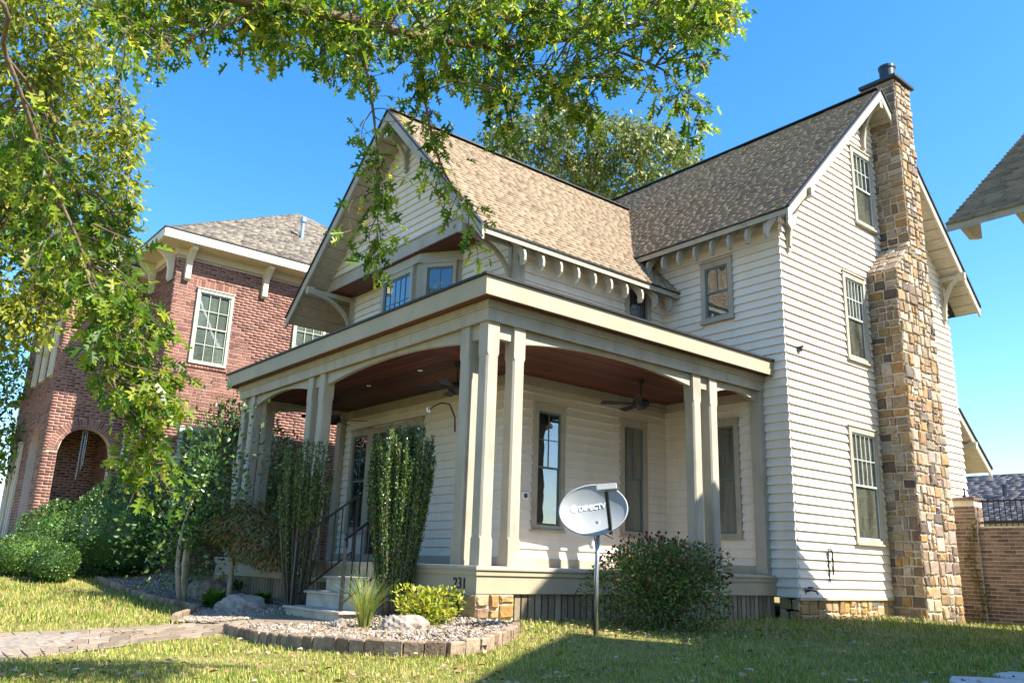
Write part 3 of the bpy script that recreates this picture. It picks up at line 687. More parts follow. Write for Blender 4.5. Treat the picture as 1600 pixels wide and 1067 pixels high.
def emit(lst, parent, limit, mat='stone'):
    order = sorted(range(len(lst)), key=lambda i: -max((Vector(lst[i][0][0])-Vector(v)).length for v in lst[i][0]))
    big = set(order[:limit]); rest = MB()
    for i, (v, fs) in enumerate(lst):
        if i in big: MB().add(v, fs).build('stone', M[mat], parent)
        else: rest.add(v, fs)
    if rest.v: rest.build('stones', M[mat], parent, kind='stuff')
emit(STONES[:nbig], chimney, 298); emit(STONES[split_at[0]:split_at[1]], fnd, 300, 'stone_gold'); emit(STONES[split_at[1]:split_at[2]], pier, 50, 'stone_gold'); emit(STONES[split_at[2]:], pierl, 50, 'stone_gold')
MB().box(X1-.12, CX+.10, CUP-.13, CY1+.06, 11.45, 11.53).build('chimney_cap', M['darkmetal'], chimney, bevel=.01)
MB().lathe([(0.17,0),(0.17,0.42),(0.19,0.44),(0.19,0.5),(0.15,0.5),(0.15,.46)], (0.72,10.72,11.53), 20).build('flue', M['darkmetal'], chimney, smooth=False)
MB().box(X1+.01,X1+.035,8.75,9.05,.2,.32).build('foundation_vent', M['galv'], fnd)
# rear wing seen past the chimney
rw = slab((-3,13.0,4.82),(.355,13.0,4.82),(.355,14.83,3.30),(-3,14.83,3.30),0.12,house,M['soffit'])
shingles((.355,14.83,3.30),(-3,14.83,3.30),(-3,13.0,4.82),(.355,13.0,4.82), rw, M['shingle'])
rake((.355,13.41,4.47),(.355,14.87,3.26),0.2,.045,(0.045,0,0),M['trim'],'barge_board',rw)
rake((.35,13.41,4.51),(.35,14.87,3.295),0.05,.045,(0.08,0,0),M['drip'],'drip_edge',rw)
MB().box(-3,-.12,13.4,14.3,0,3.6).build('wall', M['siding'], house)
bracket((-.12,14.05,3.72),(1,0,0),0.5,0.5)

# fittings on the walls
def text_mesh(name, cu):
    t = bpy.data.objects.new(name+'_outline', cu); col.objects.link(t); bpy.context.view_layer.update()
    me = bpy.data.meshes.new_from_object(t.evaluated_get(bpy.context.evaluated_depsgraph_get())); bpy.data.objects.remove(t)
    me.name = name
    return bpy.data.objects.new(name, me)
nm = bpy.data.curves.new('house_number', 'FONT'); nm.body = '231'; nm.size = 0.19; nm.extrude = 0.006; nm.materials.append(M['black'])
no = text_mesh('house_number', nm); link(no, house); no.location = (-0.50, 0.012, 0.405); no.rotation_euler = (math.pi/2, 0, 0)
MB().box(XW+.03,XW+.075,2.70,2.82,1.77,1.90).build('wall_plaque', M['white'], house)
MB().box(XW+.0755,XW+.081,2.725,2.795,1.80,1.87).build('wall_plaque', M['darkmetal'], house)
MB().box(XW+.03,XW+.085,4.33,4.42,1.08,1.21).build('outlet_cover', M['white'], house)
MB().lathe([(0,0),(.05,0),(.055,.05),(.02,.06),(0,.06)],(X1+.06,6.82,4.6),10).box(X1+.03,X1+.14,6.8,6.84,4.66,4.7).build('wall_lamp', M['darkmetal'], house)
tb = MB(); tb.tube([(X1+.03,6.66,.44),(X1+.10,6.67,.46),(X1+.17,6.70,.45),(X1+.19,6.72,.40)],.014,6); tb.tube([(X1+.09,6.62,.50),(X1+.09,6.73,.50)],.022,6); tb.tube([(X1+.03,6.6,.30),(X1+.03,6.6,.46),(X1+.08,6.66,.46)],.014,6)
tb.build('hose_tap', M['darkmetal'], house, smooth=True)
tb = MB(); tb.tube([(X1+.05,7.36,.60),(X1+.06,7.33,1.06),(X1+.07,7.36,1.13),(X1+.08,7.43,1.13),(X1+.07,7.47,1.06),(X1+.06,7.47,.72)],.016,6); tb.tube([(X1+.03,7.30,1.15),(X1+.07,7.44,1.15)],.012,6)
tb.build('vent_pipe', M['darkmetal'], house, smooth=True)
# plant hook on the corner post
hk = empty('plant_hook', (-0.74,0.12,2.4), 'black curved hanging plant hook fixed to the corner porch post', 'hook')
pts = [(-0.755,0.11,2.42),(-0.76,0.10,2.62),(-0.84,0.06,2.80),(-0.98,0.02,2.83),(-1.12,-0.02,2.79),(-1.17,-.03,2.75)]
MB().tube(pts,.011,6).build('arm', M['iron'], hk, smooth=True)
MB().tube([(-1.17,-.03,2.75),(-1.20,-.035,2.72),(-1.235,-.04,2.74),(-1.235,-.04,2.79)],.012,6).build('hook_end', M['white'], hk, smooth=True)

# steps and rails
st = empty('porch_steps', (-2.45,-.5,-.1), 'tan concrete porch steps leading up from the paver walk', 'steps')
for i, (yf, zt) in enumerate(((-0.92,.055),(-.62,.262),(-.32,.47))):
    s_ = MB().box(-3.22,-1.66,yf,-.025,zt-.25 if i else -.25,zt-.035).build('riser', M['concrete'], st)
    MB().box(-3.27,-1.61,yf-.035,-.024,zt-.034,zt).build('tread', M['concrete'], st, bevel=.008)
def rail(x, label):
    r = empty('stair_rail', (x,-.85,0.05), label, 'handrail', 'iron rails on the porch steps')
    p = MB().box(x-.02,x+.02,-.88,-.84,.057,.95); p.build('newel', M['iron'], r)
    MB().box(x-.022,x+.022,.04,.084,HD+.005,1.68).build('newel', M['iron'], r)
    MB().bar((x,-.88,.955),(x,.07,1.66),.045,.022).build('top_rail', M['iron'], r)
    MB().bar((x,-.84,.16),(x,.05,.83),.03,.018).build('bottom_rail', M['iron'], r)
    for i in range(7):
        t = (i+1)/8; y = -.86+.92*t
        MB().box(x-.007,x+.007,y-.007,y+.007,.145+.70*t,.945+.70*t).build('baluster', M['iron'], r)
rail(-3.18, 'black iron stair rail beside the bare-stemmed holly, on the far side of the steps'); rail(-1.74, 'black iron stair rail partly hidden behind the tall full holly and ornamental grass')

# ceiling fans
def fan(loc, rot, label):
    f = empty('ceiling_fan', loc, label, 'ceiling fan', 'dark ceiling fans under the porch ceiling')
    L = Vector(loc); o = lambda m_: m_
    MB().lathe([(.02,0),(.07,-.0),(.06,-.05),(.02,-.07)], L, 12).build('canopy', M['bronze'], f)
    MB().lathe([(.012,-.05),(.012,-.34)], L, 8).build('downrod', M['bronze'], f)
    MB().lathe([(.03,-.33),(.13,-.36),(.15,-.40),(.15,-.45),(.09,-.50),(.05,-.53),(.0,-.54)], L, 18).build('motor', M['bronze'], f, smooth=True)
    for k in range(5):
        a = rot+k*2*math.pi/5; d = Vector((math.cos(a), math.sin(a), 0)); s = Vector((-d.y, d.x, 0.22)).normalized(); b = L+Vector((0,0,-.43))
        P = [b+d*.14-s*.03, b+d*.26-s*.055, b+d*.68-s*.075, b+d*.70, b+d*.68+s*.075, b+d*.26+s*.055, b+d*.14+s*.03]
        MB().prism(P, (0,0,.008)).build('blade', M['bronze'], f)
fan((-1.15,4.3,3.89), 0.3, 'dark five-bladed ceiling fan on the side porch above the dish')
fan((-7.0,1.5,3.89), 0.9, 'dark ceiling fan at the far end of the front porch')
fan((-2.5,1.35,3.89), 1.5, 'dark ceiling fan half hidden behind the corner posts')
for i, (x, y) in enumerate(((-3.45,1.23),(-5.26,1.28))):
    MB().lathe([(.05,0),(.05,-.006),(.035,-.012),(.03,.0)],(x,y,3.893),12).build('recessed_light', M['white'], house)
# ------------------------------------------------------------------ ground
def axis(lo, hi, dlo, dhi, step, far_=400.0):
    a = list(np.arange(dlo, dhi+1e-6, step)); s = step; x = dlo
    L = []
    while x > lo: s *= 1.35; x -= s; L.append(x)
    R = []; s = step; x = dhi
    while x < hi: s *= 1.35; x += s; R.append(x)
    return np.array(L[::-1]+a+R)
gxs = axis(-400, 400, -16, 11, 0.3); gys = axis(-400, 400, -10, 14, 0.3)
GX, GY = np.meshgrid(gxs, gys, indexing='ij'); GZ = gz(GX, GY)
V = np.stack([GX, GY, GZ], -1).reshape(-1, 3); nx, ny = GX.shape
ii, jj = np.meshgrid(np.arange(nx-1), np.arange(ny-1), indexing='ij'); b0 = ii*ny+jj
nt = NT('lawn_soil'); bs = nt.n('ShaderNodeBsdfPrincipled'); nt.l(bs.outputs[0], nt.out.inputs[0]); bs.inputs['Roughness'].default_value = 0.95; bs.inputs['Specular IOR Level'].default_value = 0.1
c1 = ramp(nt, noise(nt, 2.2, 6, 0.7), [(0.35,(0.17,0.17,0.04)),(0.55,(0.29,0.24,0.085)),(0.75,(0.38,0.29,0.15))])
c2 = ramp(nt, noise(nt, 28, 5, 0.7), [(0.3,(0.35,0.35,0.35)),(0.7,(1.0,1.0,1.0))])
nt.l(mixc(nt, 0.7, c1, c2, 'MULTIPLY'), bs.inputs['Base Color'])
ground = np_mesh('ground', V, [np.stack([b0, b0+ny, b0+ny+1, b0+1], -1).reshape(-1, 4)], nt.m, None, smooth=True, kind='structure')
def gline(pix): return [gnd(*p) for p in pix]
def resample(P, step):
    P = np.array(P); d = np.r_[0, np.cumsum(np.linalg.norm(np.diff(P[:, :2], axis=0), axis=1))]
    n = max(2, int(d[-1]/step)); s = np.linspace(0, d[-1], n+1)
    return np.stack([np.interp(s, d, P[:, k]) for k in range(3)], -1)
def inpoly(x, y, poly):
    x = np.asarray(x); y = np.asarray(y); r = np.zeros(x.shape, bool); n = len(poly)
    for i in range(n):
        (x0, y0), (x1, y1) = poly[i][:2], poly[(i+1)%n][:2]
        c = ((y0 > y) != (y1 > y)) & (x < (x1-x0)*(y-y0)/((y1-y0) if y1 != y0 else 1e-9)+x0); r ^= c
    return r
# bed outlines
bedR = gline([(353,990),(400,1003),(480,1016),(560,1022),(640,1026),(700,1027),(752,1020),(790,1004),(808,986)])
bedR_poly = [p[:2] for p in bedR]+[(0.0,-0.02),(-1.55,-0.02),(-1.55,-1.0)]
bedL = gline([(150,908),(185,921),(225,936),(262,945),(290,950),(303,956),(298,962),(280,968),(274,974)])
bedL_poly = [p[:2] for p in bedL]+[tuple(gnd(330,975)[:2]),(-3.35,-1.05),(-3.35,-0.02),(-9.6,-0.02),(-13,0.2)]
pathA = gline([(-160,1000),(0,990),(140,984),(272,976),(350,972),(448,966)]); pathB = gline([(-160,1048),(0,1032),(110,1020),(230,1004),(352,992),(470,985),(560,984)])
path_poly = [p[:2] for p in pathA]+[p[:2] for p in pathB[::-1]]
# bedding of white gravel
def patch(name, poly, dz, mat, kind, parent=None):
    poly = [(float(a), float(b)) for a, b in poly]
    xs = [p[0] for p in poly]; ys = [p[1] for p in poly]; st = 0.12
    X, Y = np.meshgrid(np.arange(min(xs), max(xs)+st, st), np.arange(min(ys), max(ys)+st, st), indexing='ij')
    Z = gz(X, Y)+dz; Vv = np.stack([X, Y, Z], -1).reshape(-1, 3); a, b = X.shape
    i, j = np.meshgrid(np.arange(a-1), np.arange(b-1), indexing='ij'); q = i*b+j
    ok = inpoly(X[:-1,:-1]+st/2, Y[:-1,:-1]+st/2, poly)
    return np_mesh(name, Vv, [np.stack([q, q+b, q+b+1, q+1], -1)[ok]], mat, parent, kind=kind)
M['gravel'] = pmat('white_gravel', [(0.0,(0.14,0.11,0.08)),(0.6,(0.25,0.205,0.15)),(0.85,(0.35,0.30,0.24)),(1.0,(0.56,0.52,0.46))], 0.85, src='piece', bump=0.3)
M['bedsoil'] = pmat('bed_soil', [(0.3,(0.14,0.11,0.085)),(0.7,(0.34,0.30,0.25))], 0.95, scale=14, bump=0.8, bscale=30)
bl = patch('gravel_bed', bedL_poly, 0.02, M['bedsoil'], 'structure'); br_ = patch('gravel_bed', bedR_poly, 0.07, M['bedsoil'], 'structure')
def sample_poly(poly, n, pix=None):
    poly = np.array(poly, float); out = []
    lo, hi = poly.min(0), poly.max(0); got = 0
    while got < n:
        p = rng.uniform(lo, hi, (n*2, 2)); p = p[inpoly(p[:,0], p[:,1], poly)]; out.append(p); got += len(p)
    return np.concatenate(out)[:n]
ico_v = [(0,0,1),(0.9,0,0.2),(0.28,0.85,0.25),(-0.72,0.52,0.2),(-0.7,-0.55,0.25),(0.3,-0.86,0.2),(0,0,-0.5)]
ico_f = [(0,1,2),(0,2,3),(0,3,4),(0,4,5),(0,5,1),(6,2,1),(6,3,2),(6,4,3),(6,5,4),(6,1,5)]
pp = sample_poly(bedR_poly, 6500); q2 = sample_poly(bedL_poly, 15000)
def pebbles(name, p, dz, label):
    n = len(p); a = rng.uniform(0, 6.28, n); P = np.c_[p, gz(p[:,0], p[:,1])+dz]
    o = scatter(name, ico_v, ico_f, P, np.c_[np.cos(a), np.sin(a), rng.normal(0,.25,n)], np.c_[rng.normal(0,.3,(n,2)), np.ones(n)], rng.uniform(.008,.026,n), M['gravel'], kind='stuff')
    return tag(o, label, 'gravel')
pebbles('gravel', pp, 0.08, 'white gravel in the kerbed bed below the corner posts'); pebbles('gravel', q2, 0.028, 'white gravel in the bed on the far side of the walk')
# edging blocks
def edging(P, h, name_label, sink=0.05, step=0.165, th=0.085):
    r = empty('bed_edging', tuple(P[len(P)//2]), name_label, 'kerb', 'brick edgings of the garden beds')
    Q = resample(P, step)
    for i in range(len(Q)-1):
        if rnd.random() < 0.0: continue
        a, b = Vector(Q[i]), Vector(Q[i+1]); d = (b-a); d.z = 0; L = d.length; d.normalize(); s = Vector((-d.y, d.x, 0))
        c = (a+b)/2; hh = h*rnd.uniform(.93,1.05); w = L*.5-.004; t = th*.5*rnd.uniform(.9,1.1); lean = s*rnd.uniform(-.012,.012)
        z0 = float(gz(c.x, c.y))-sink
        base = [Vector((c.x,c.y,z0))+d*x+s*y for x, y in ((-w,-t),(w,-t),(w,t),(-w,t))]
        mid = [p+Vector((0,0,(hh+sink)*.94))+lean for p in base]
        top = [Vector((c.x,c.y,z0+hh+sink))+lean+d*x+s*y for x, y in ((-w+.008,-t+.008),(w-.008,-t+.008),(w-.008,t-.008),(-w+.008,t-.008))]
        fs = [(0,1,5,4),(1,2,6,5),(2,3,7,6),(3,0,4,7),(4,5,9,8),(5,6,10,9),(6,7,11,10),(7,4,8,11),(8,9,10,11)]
        MB().add(base+mid+top, fs).build('edging_block', M['edging'], r)
edging(bedR, 0.12, 'curved tan block edging round the bed with the yellow shrub')
edging(bedL, 0.11, 'curved grey block edging round the shaded bed beyond the walk')
# paver walk
walk = MB().add([tuple(p+np.array([0,0,.004])) for p in pathA]+[tuple(p+np.array([0,0,.004])) for p in pathB[:len(pathA)]][::-1], [tuple(range(2*len(pathA)))]).build('walkway', M['bedsoil'], None)
tag(walk, kind='structure')
A_ = resample(pathA, 0.01); B_ = resample(pathB[:6], 0.01)
def lerp_line(P, t): k = t*(len(P)-1); i = int(min(k, len(P)-2)); return P[i]+(P[i+1]-P[i])*(k-i)
Lw = np.linalg.norm(np.diff(np.array(pathA)[:, :2], axis=0), axis=1).sum(); nr = int(Lw/0.26); nc = 4
for i in range(nr):
    for j in range(nc):
        sh = 0.5 if j % 2 else 0.0
        t0, t1 = (i+sh+.03)/(nr+.5), (i+sh+.97)/(nr+.5); u0, u1 = (j+.03)/nc, (j+.97)/nc
        if t1 > 1: continue
        c = [lerp_line(A_, t)*(1-u)+lerp_line(B_, t)*u for t, u in ((t0,u0),(t1,u0),(t1,u1),(t0,u1))]
        dz = rnd.uniform(.012,.017); cen = sum(c)/4
        low = [tuple(p) for p in c]; top = [tuple(cen+(p-cen)*.96+np.array([0,0,dz+rnd.uniform(-.003,.003)])) for p in c]
        MB().add(low+top, [(0,1,5,4),(1,2,6,5),(2,3,7,6),(3,0,4,7),(4,5,6,7)]).build('paver', M['paver'], walk)
MB().add([(-3.4,-1.5,float(gz(-3.4,-1.5))+.03),(-1.6,-1.5,float(gz(-1.6,-1.5))+.03),(-1.6,-.9,-.07),(-3.4,-.9,-.07)], [(0,1,2,3)]).build('landing', M['paver'], walk)
# flagstones at the bottom right corner
fl = empty('flagstone_path', (6.2,.4,0), 'pale flagstones at the edge of the shaded lawn', 'path'); fl['kind'] = 'structure'; FLAG = []
for i, (px, py, s) in enumerate(((1480,1085,.36),(1565,1074,.36),(1650,1066,.40),(1600,1100,.5),(1500,1110,.45),(1720,1060,.45))):
    p = gnd(px, py); n = 9; a0 = rnd.uniform(0,6)
    FLAG.append((p[0],p[1],s))
    P = [Vector((p[0]+s*rnd.uniform(.8,1.1)*math.cos(a0+k*6.283/n), p[1]+s*rnd.uniform(.8,1.1)*math.sin(a0+k*6.283/n), p[2]-.03)) for k in range(n)]
    MB().prism(P, (0,0,.06)).build('flagstone', pmat('flagstone', (0.5,0.48,0.46), .85, scale=5, bump=.3) if i == 0 else bpy.data.materials['flagstone'], fl, bevel=.01)
# grass blades, denser towards the viewer as the eye sees them
def gnd_np(px, py):
    d = (np.c_[(px-800)/FPX, -(py-533.5)/FPX, np.ones(len(px))]) @ RC
    z = np.full(len(px), -.05)
    for _ in range(10):
        t = (z-CAM[2])/d[:,2]; P = CAM+t[:,None]*d; z = .5*z+.5*gz(P[:,0], P[:,1])
    return np.c_[P[:,0], P[:,1], gz(P[:,0], P[:,1])], t
N = 210000
px = rng.uniform(-150, 1800, N); py = 884+(1120-884)*rng.uniform(0, 1, N)**0.85
P, t = gnd_np(px, py)
ok = (t > 0) & (t < 40)
blocked = inpoly(P[:,0], P[:,1], bedR_poly) | inpoly(P[:,0], P[:,1], bedL_poly) | inpoly(P[:,0], P[:,1], path_poly)
blocked |= (P[:,0] < 0) & (P[:,0] > -9) & (P[:,1] > -.05); blocked |= (P[:,0] < .4) & (P[:,1] > 6.4); blocked |= (P[:,0] < 1.05) & (P[:,1] > 9.5) & (P[:,1] < 11.2)
blocked |= (P[:,0] < -9)&(P[:,1] > -1)
for fx, fy, fs in FLAG: blocked |= (P[:,0]-fx)**2+(P[:,1]-fy)**2 < (fs*.98)**2
P = P[ok & ~blocked]; n = len(P)
dist = np.linalg.norm(P-CAM, axis=1); a = rng.uniform(0, 6.28, n)
lush = .5+.5*np.sin(P[:,0]*1.9+1.3*np.sin(P[:,1]*1.1))*np.sin(P[:,1]*1.5+P[:,0]*.6)
A = np.c_[np.cos(a)*.55, np.sin(a)*.55, rng.uniform(.35,1.1,n)]
Nn = np.c_[np.cos(a+1.57), np.sin(a+1.57), np.zeros(n)]
Nn = np.cross(A, Nn)
hgt = rng.uniform(.018,.045,n)*(.7+.6*lush)*np.clip(dist/7, .9, 2.2)
gt = [(-.07,0,0),(.07,0,0),(.045,.55,.05),(0,1,.16),(-.045,.55,.05)]
M['grass'] = leafmat('grass_blade', [(0.0,(0.10,0.20,0.025)),(0.35,(0.19,0.30,0.035)),(0.55,(0.35,0.36,0.065)),(0.75,(0.50,0.43,0.12)),(1.0,(0.62,0.50,0.25))], .25, .6, .2)
tag(scatter('grass', gt, [(0,1,2,3,4)], P, A, Nn, hgt, M['grass'], kind='stuff'), 'short mown grass, green and straw coloured, over the front lawn', 'grass')
# fallen leaves
px = rng.uniform(-100, 1700, 2600); py = 890+(1075-890)*rng.uniform(0, 1, 2600)**.9
P, t = gnd_np(px, py); ok = (t > 0) & (t < 35) & ~((P[:,0] < 0) & (P[:,1] > 0)) & ~((P[:,0] < .4)&(P[:,1] > 6.4)); P = P[ok]; extra = sample_poly(bedR_poly, 420); P = np.concatenate([P, np.c_[extra, gz(extra[:,0],extra[:,1])+.075]]); lit = rng.normal(0, 1, (800,2))*np.array([.9,1.3])+np.array([1.5,1.6]); lit = lit[(lit[:,0] > .05)]; lit2 = np.c_[rng.normal(.75,.3,400), rng.uniform(5.5,9.4,400)]; lit2 = lit2[lit2[:,0] > .45]; lit = np.r_[lit, lit2]; P = np.concatenate([P, np.c_[lit, gz(lit[:,0],lit[:,1])+.01]]); n = len(P)
P[:,2] += rng.uniform(.01,.045,n); a = rng.uniform(0,6.28,n)
lf = [(0,0,0),(.3,.25,.08),(.22,.65,.12),(0,1,.02),(-.25,.7,.1),(-.3,.3,.06)]
M['deadleaf'] = leafmat('dead_leaf', [(0.0,(0.16,0.085,0.04)),(0.5,(0.34,0.22,0.12)),(1.0,(0.52,0.42,0.30))], .2, .7, .2)
tag(scatter('fallen_leaves', lf, [(0,1,2,3,4,5)], P, np.c_[np.cos(a),np.sin(a),rng.normal(0,.15,n)], np.c_[rng.normal(0,.4,(n,2)),np.ones(n)], rng.uniform(.025,.065,n), M['deadleaf'], kind='stuff'), 'dry brown leaves fallen over the lawn and walk', 'leaves')

# ------------------------------------------------------------------ bricks
def brick_field(f, u0, u1, z0, z1, holes=(), bw=0.205, bh=0.058, g=0.0145, keep=None):
    L = []; k = 0; z = z0
    while z+bh <= z1+.001:
        u = u0-(bw+g)*(.5 if k % 2 else 0)
        while u < u1:
            a, b = max(u, u0), min(u+bw, u1)
            if b-a > .03:
                segs = [(a, b)]
                for h in holes:
                    ns = []
                    lo, hi, c0, c1 = h(z+bh/2) if callable(h) else h
                    for s0, s1 in segs:
                        if c0 < z+bh*.5 < c1 and s1 > lo and s0 < hi:
                            if s0 < lo-.02: ns.append((s0, lo-.004))
                            if s1 > hi+.02: ns.append((hi+.004, s1))
                        else: ns.append((s0, s1))
                    segs = ns
                for s0, s1 in segs:
                    dd = .012+rnd.uniform(-.003,.004); j = rnd.uniform(-.0015,.0015)
                    L.append([f(s0,z+j,0),f(s1,z+j,0),f(s1,z+bh+j,0),f(s0,z+bh+j,0),f(s0,z+j,dd),f(s1,z+j,dd),f(s1,z+bh+j,dd),f(s0,z+bh+j,dd)])
            u += bw+g
        z += bh+g; k += 1
    return L
BF = [(4,5,6,7),(0,1,5,4),(1,2,6,5),(2,3,7,6),(3,0,4,7)]
def brick_emit(L, parent, mat, limit, score=None, name='brick'):
    idx = sorted(range(len(L)), key=lambda i: -(score(L[i]) if score else 0))
    top = idx[:limit]; rest = idx[limit:]
    for i in top: MB().add(L[i], BF).build(name, mat, parent)
    if rest:
        V = np.array([L[i] for i in rest]).reshape(-1, 3); base = np.arange(len(rest))[:, None]*8
        np_mesh('bricks', V, [np.concatenate([base+np.array([f]) for f in BF])], mat, parent, kind='stuff')
def proj(p):
    c = RC @ (np.array(p)-CAM); return 800+FPX*c[0]/c[2], 533.5-FPX*c[1]/c[2]

# brick house next door
BX, BY, BZ = -11.6, -0.67, 7.78; KX, KY = -14.03, -2.39
bh_ = empty('brick_house', (-16,2,0), 'red brick two storey house with arched entry porch and hipped shingle roof', 'house')
fB = lambda u, z, d: (BX+d, u, z)
fBn = lambda u, z, d: (u, BY-d, z)
fK = lambda u, z, d: (KX+d, u, z)
fKn = lambda u, z, d: (u, KY-d, z)
hb = [(-0.12,0.80,5.15,7.02),(2.45,3.37,5.15,7.02),(1.75,2.75,1.5,3.6),(-.1,.75,1.5,3.6)]
core = MB().box(-22, BX-.001, BY+.001, 10, -.2, BZ+.05).build('wall', M['brick_mortar'], bh_)
L1 = brick_field(fB, BY, 8.2, 0.1, BZ-.02, hb)
def bscore(b):
    c = np.mean(b, axis=0); x, y = proj(c)
    return -np.linalg.norm(c-CAM) if (270 < x < 520 and 395 < y < 640 and c[1] < 2.5) else -1000-abs(c[1])
brick_emit(L1, core, M['brick'], 298, bscore)
brick_emit(brick_field(fBn, KX+.0, BX+.012, 0.1, BZ-.02, [(-13.75,-13.25,1.6,3.6)]), core, M['brick'], 0)
for h in hb: window(fB, h[0], h[1], h[2], h[3], 3, 2, cas=0.07, back='pale_blind', sashm='tan_sash', munt='tan_sash', parent=bh_, sill=False, lower=True, casm='tan_sash')
window(fBn, -13.75,-13.25,1.6,3.6,2,2,cas=.07,sashm='muntin',munt='muntin',parent=bh_,sill=False,lower=True,casm='white')
for h in hb[:2]:
    for i in range(14):
        u = h[0]-.05+i*.073; MB().box(BX+.002,BX+.022,u,u+.062,h[3]+.03,h[3]+.23).build('soldier_brick', M['brick'], bh_)
    for i in range(14):
        u = h[0]-.05+i*.073; MB().box(BX+.002,BX+.04,u,u+.062,h[2]-.09,h[2]-.03).build('sill_brick', M['brick'], bh_)
# entry block with two arches: walls are strips round the openings
AC, AR, AS = -1.50, 0.60, 3.02
def ah(z):
    if z > AS: 
        w = math.sqrt(max(0, AR**2-(z-AS)**2)) if z < AS+AR else -1
        return (AC-w, AC+w, AS, AS+AR)
    return (AC-AR, AC+AR, .3, AS)
AC2, AR2, AS2 = -15.35, .55, 3.1
def ah2(z):
    if z > AS2:
        w = math.sqrt(max(0, AR2**2-(z-AS2)**2)) if z < AS2+AR2 else -1
        return (AC2-w, AC2+w, AS2, AS2+AR2)
    return (AC2-AR2, AC2+AR2, .3, AS2)
BZK = 7.45
ew = MB()
def strips(f, u0, u1, ac, ar, as_, z0, z1, th):
    n = 20
    def bx(a, b, c, d, c2=None, d2=None):
        c2 = c if c2 is None else c2
        ew.add([f(a,c,-th),f(b,c2,-th),f(b,d,-th),f(a,d,-th),f(a,c,0),f(b,c2,0),f(b,d,0),f(a,d,0)],[(3,2,1,0),(4,5,6,7),(0,1,5,4),(1,2,6,5),(2,3,7,6),(3,0,4,7)])
    bx(u0, ac-ar, z0, z1); bx(ac+ar, u1, z0, z1)
    for i in range(n):
        a, b = ac-ar+2*ar*i/n, ac-ar+2*ar*(i+1)/n
        bx(a, b, as_+math.sqrt(max(0,ar*ar-(a-ac)**2)), z1, as_+math.sqrt(max(0,ar*ar-(b-ac)**2)))
strips(fK, KY, BY, AC, AR, AS, -.2, BZK, .25); strips(fKn, -18.4, KX-.25, AC2, AR2, AS2, -.2, BZK, .25)
entry = ew.build('entry_block', M['brick_mortar'], bh_)
MB().box(-16.6,-16.4,KY+.26,BY-.01,-.2,4.3).build('wall', M['brick_mortar'], bh_)
brick_emit(brick_field(lambda u,z,d:(-16.4+d,u,z), KY+.26, BY-.02, .4, 4.3), entry, M['brick'], 0)
MB().box(-18.4,KX-.26,KY+.26,BY-.01,.25,.4).build('entry_floor', M['concrete'], entry)
MB().box(-18.4,KX-.26,KY+.26,BY-.01,4.3,4.4).build('entry_ceiling', M['mahogany'], entry)
ring = 0.24
brick_emit(brick_field(fK, KY, BY, .1, BZK, [lambda z: (AC-(AR+ring if z<AS else math.sqrt(max(0,(AR+ring)**2-(z-AS)**2)) if z < AS+AR+ring else -1), AC+(AR+ring if z<AS else math.sqrt(max(0,(AR+ring)**2-(z-AS)**2)) if z < AS+AR+ring else -1), AS, AS+AR+ring), ah]), entry, M['brick'], 0)
hK = [(-14.9,-14.5,4.9,6.9),(-15.9,-15.5,4.9,6.9),(-16.9,-16.5,4.9,6.9),(-17.1,-16.7,.9,3.4),(-17.9,-17.5,.9,3.4)]
brick_emit(brick_field(fKn, -18.4, KX+.012, .1, BZK, hK+[ah2]), entry, M['brick'], 0)
brick_emit(brick_field(lambda u,z,d:(u,BY-.02-d,z), -18.3, KX-.3, .4, 4.3), entry, M['brick'], 0)
for h in hK: window(fKn, *h, 1, 2, cas=.08, parent=bh_, sill=False, casm='cream', sashm='cream')
for i in range(34):
    a0, a1 = math.pi*i/34+.012, math.pi*(i+1)/34-.012
    for r0, r1 in ((AR+.005,AR+.075),(AR+.085,AR+ring)):
        P = [fK(AC+r*math.cos(t), AS+r*math.sin(t), .016+rnd.uniform(0,.004)) for r, t in ((r0,a0),(r1,a0),(r1,a1),(r0,a1))]
        MB().prism(P, (-.08,0,0)).build('arch_brick', M['brick'], entry)
# roofs
EB = 0.5
def hip(x0, x1, y0, y1, z, m_, parent, sh, mat):
    w = (y1-y0)/2; ridge0 = (x0+w, (y0+y1)/2, z+m_*w); ridge1 = (x1-w, (y0+y1)/2, z+m_*w)
    if x1-x0 < 2*w: ridge0 = ridge1 = ((x0+x1)/2,(y0+y1)/2,z+m_*w)
    c = [(x0,y0,z),(x1,y0,z),(x1,y1,z),(x0,y1,z)]
    r = MB().add(c+[ridge0, ridge1], [(0,1,5,4),(1,2,5),(2,3,4,5),(3,0,4),(3,2,1,0)]).build('roof', M['membrane'], parent)
    shingles((x0,y0,z),(x1,y0,z),ridge1,ridge0,r,sh); shingles((x1,y0,z),(x1,y1,z),ridge1,ridge1,r,sh)
    MB().box(x0-.02,x1+.02,y0-.03,y0,z-.22,z+.0).box(x1,x1+.03,y0,y1,z-.22,z+.0).build('fascia', M['cream'], r)
    MB().box(x0,x1+.05,y0-.05,y0-.0,z+.001,z+.03).box(x1,x1+.05,y0,y1,z+.001,z+.03).build('drip_edge', M['drip'], r)
    MB().box(x0,x1-.0,y0,y1,z-.24,z-.221).build('soffit', M['cream'], r)
    return r
hip(-21.5, BX+EB, BY-EB, BY-EB+11, BZ+.40, .67, bh_, M['shingle_grey'], None)
MB().box(-21, BX+.06, BY-.06, 9.5, BZ-.02, BZ+.17).build('frieze', M['cream'], bh_)
hip(-18.9, KX+EB, KY-EB, KY-EB+4.5, BZK+.38, .62, bh_, M['shingle_grey'], None)
MB().box(-18.4, KX+.05, KY-.05, BY, BZK-.02, BZK+.15).build('frieze', M['cream'], bh_)
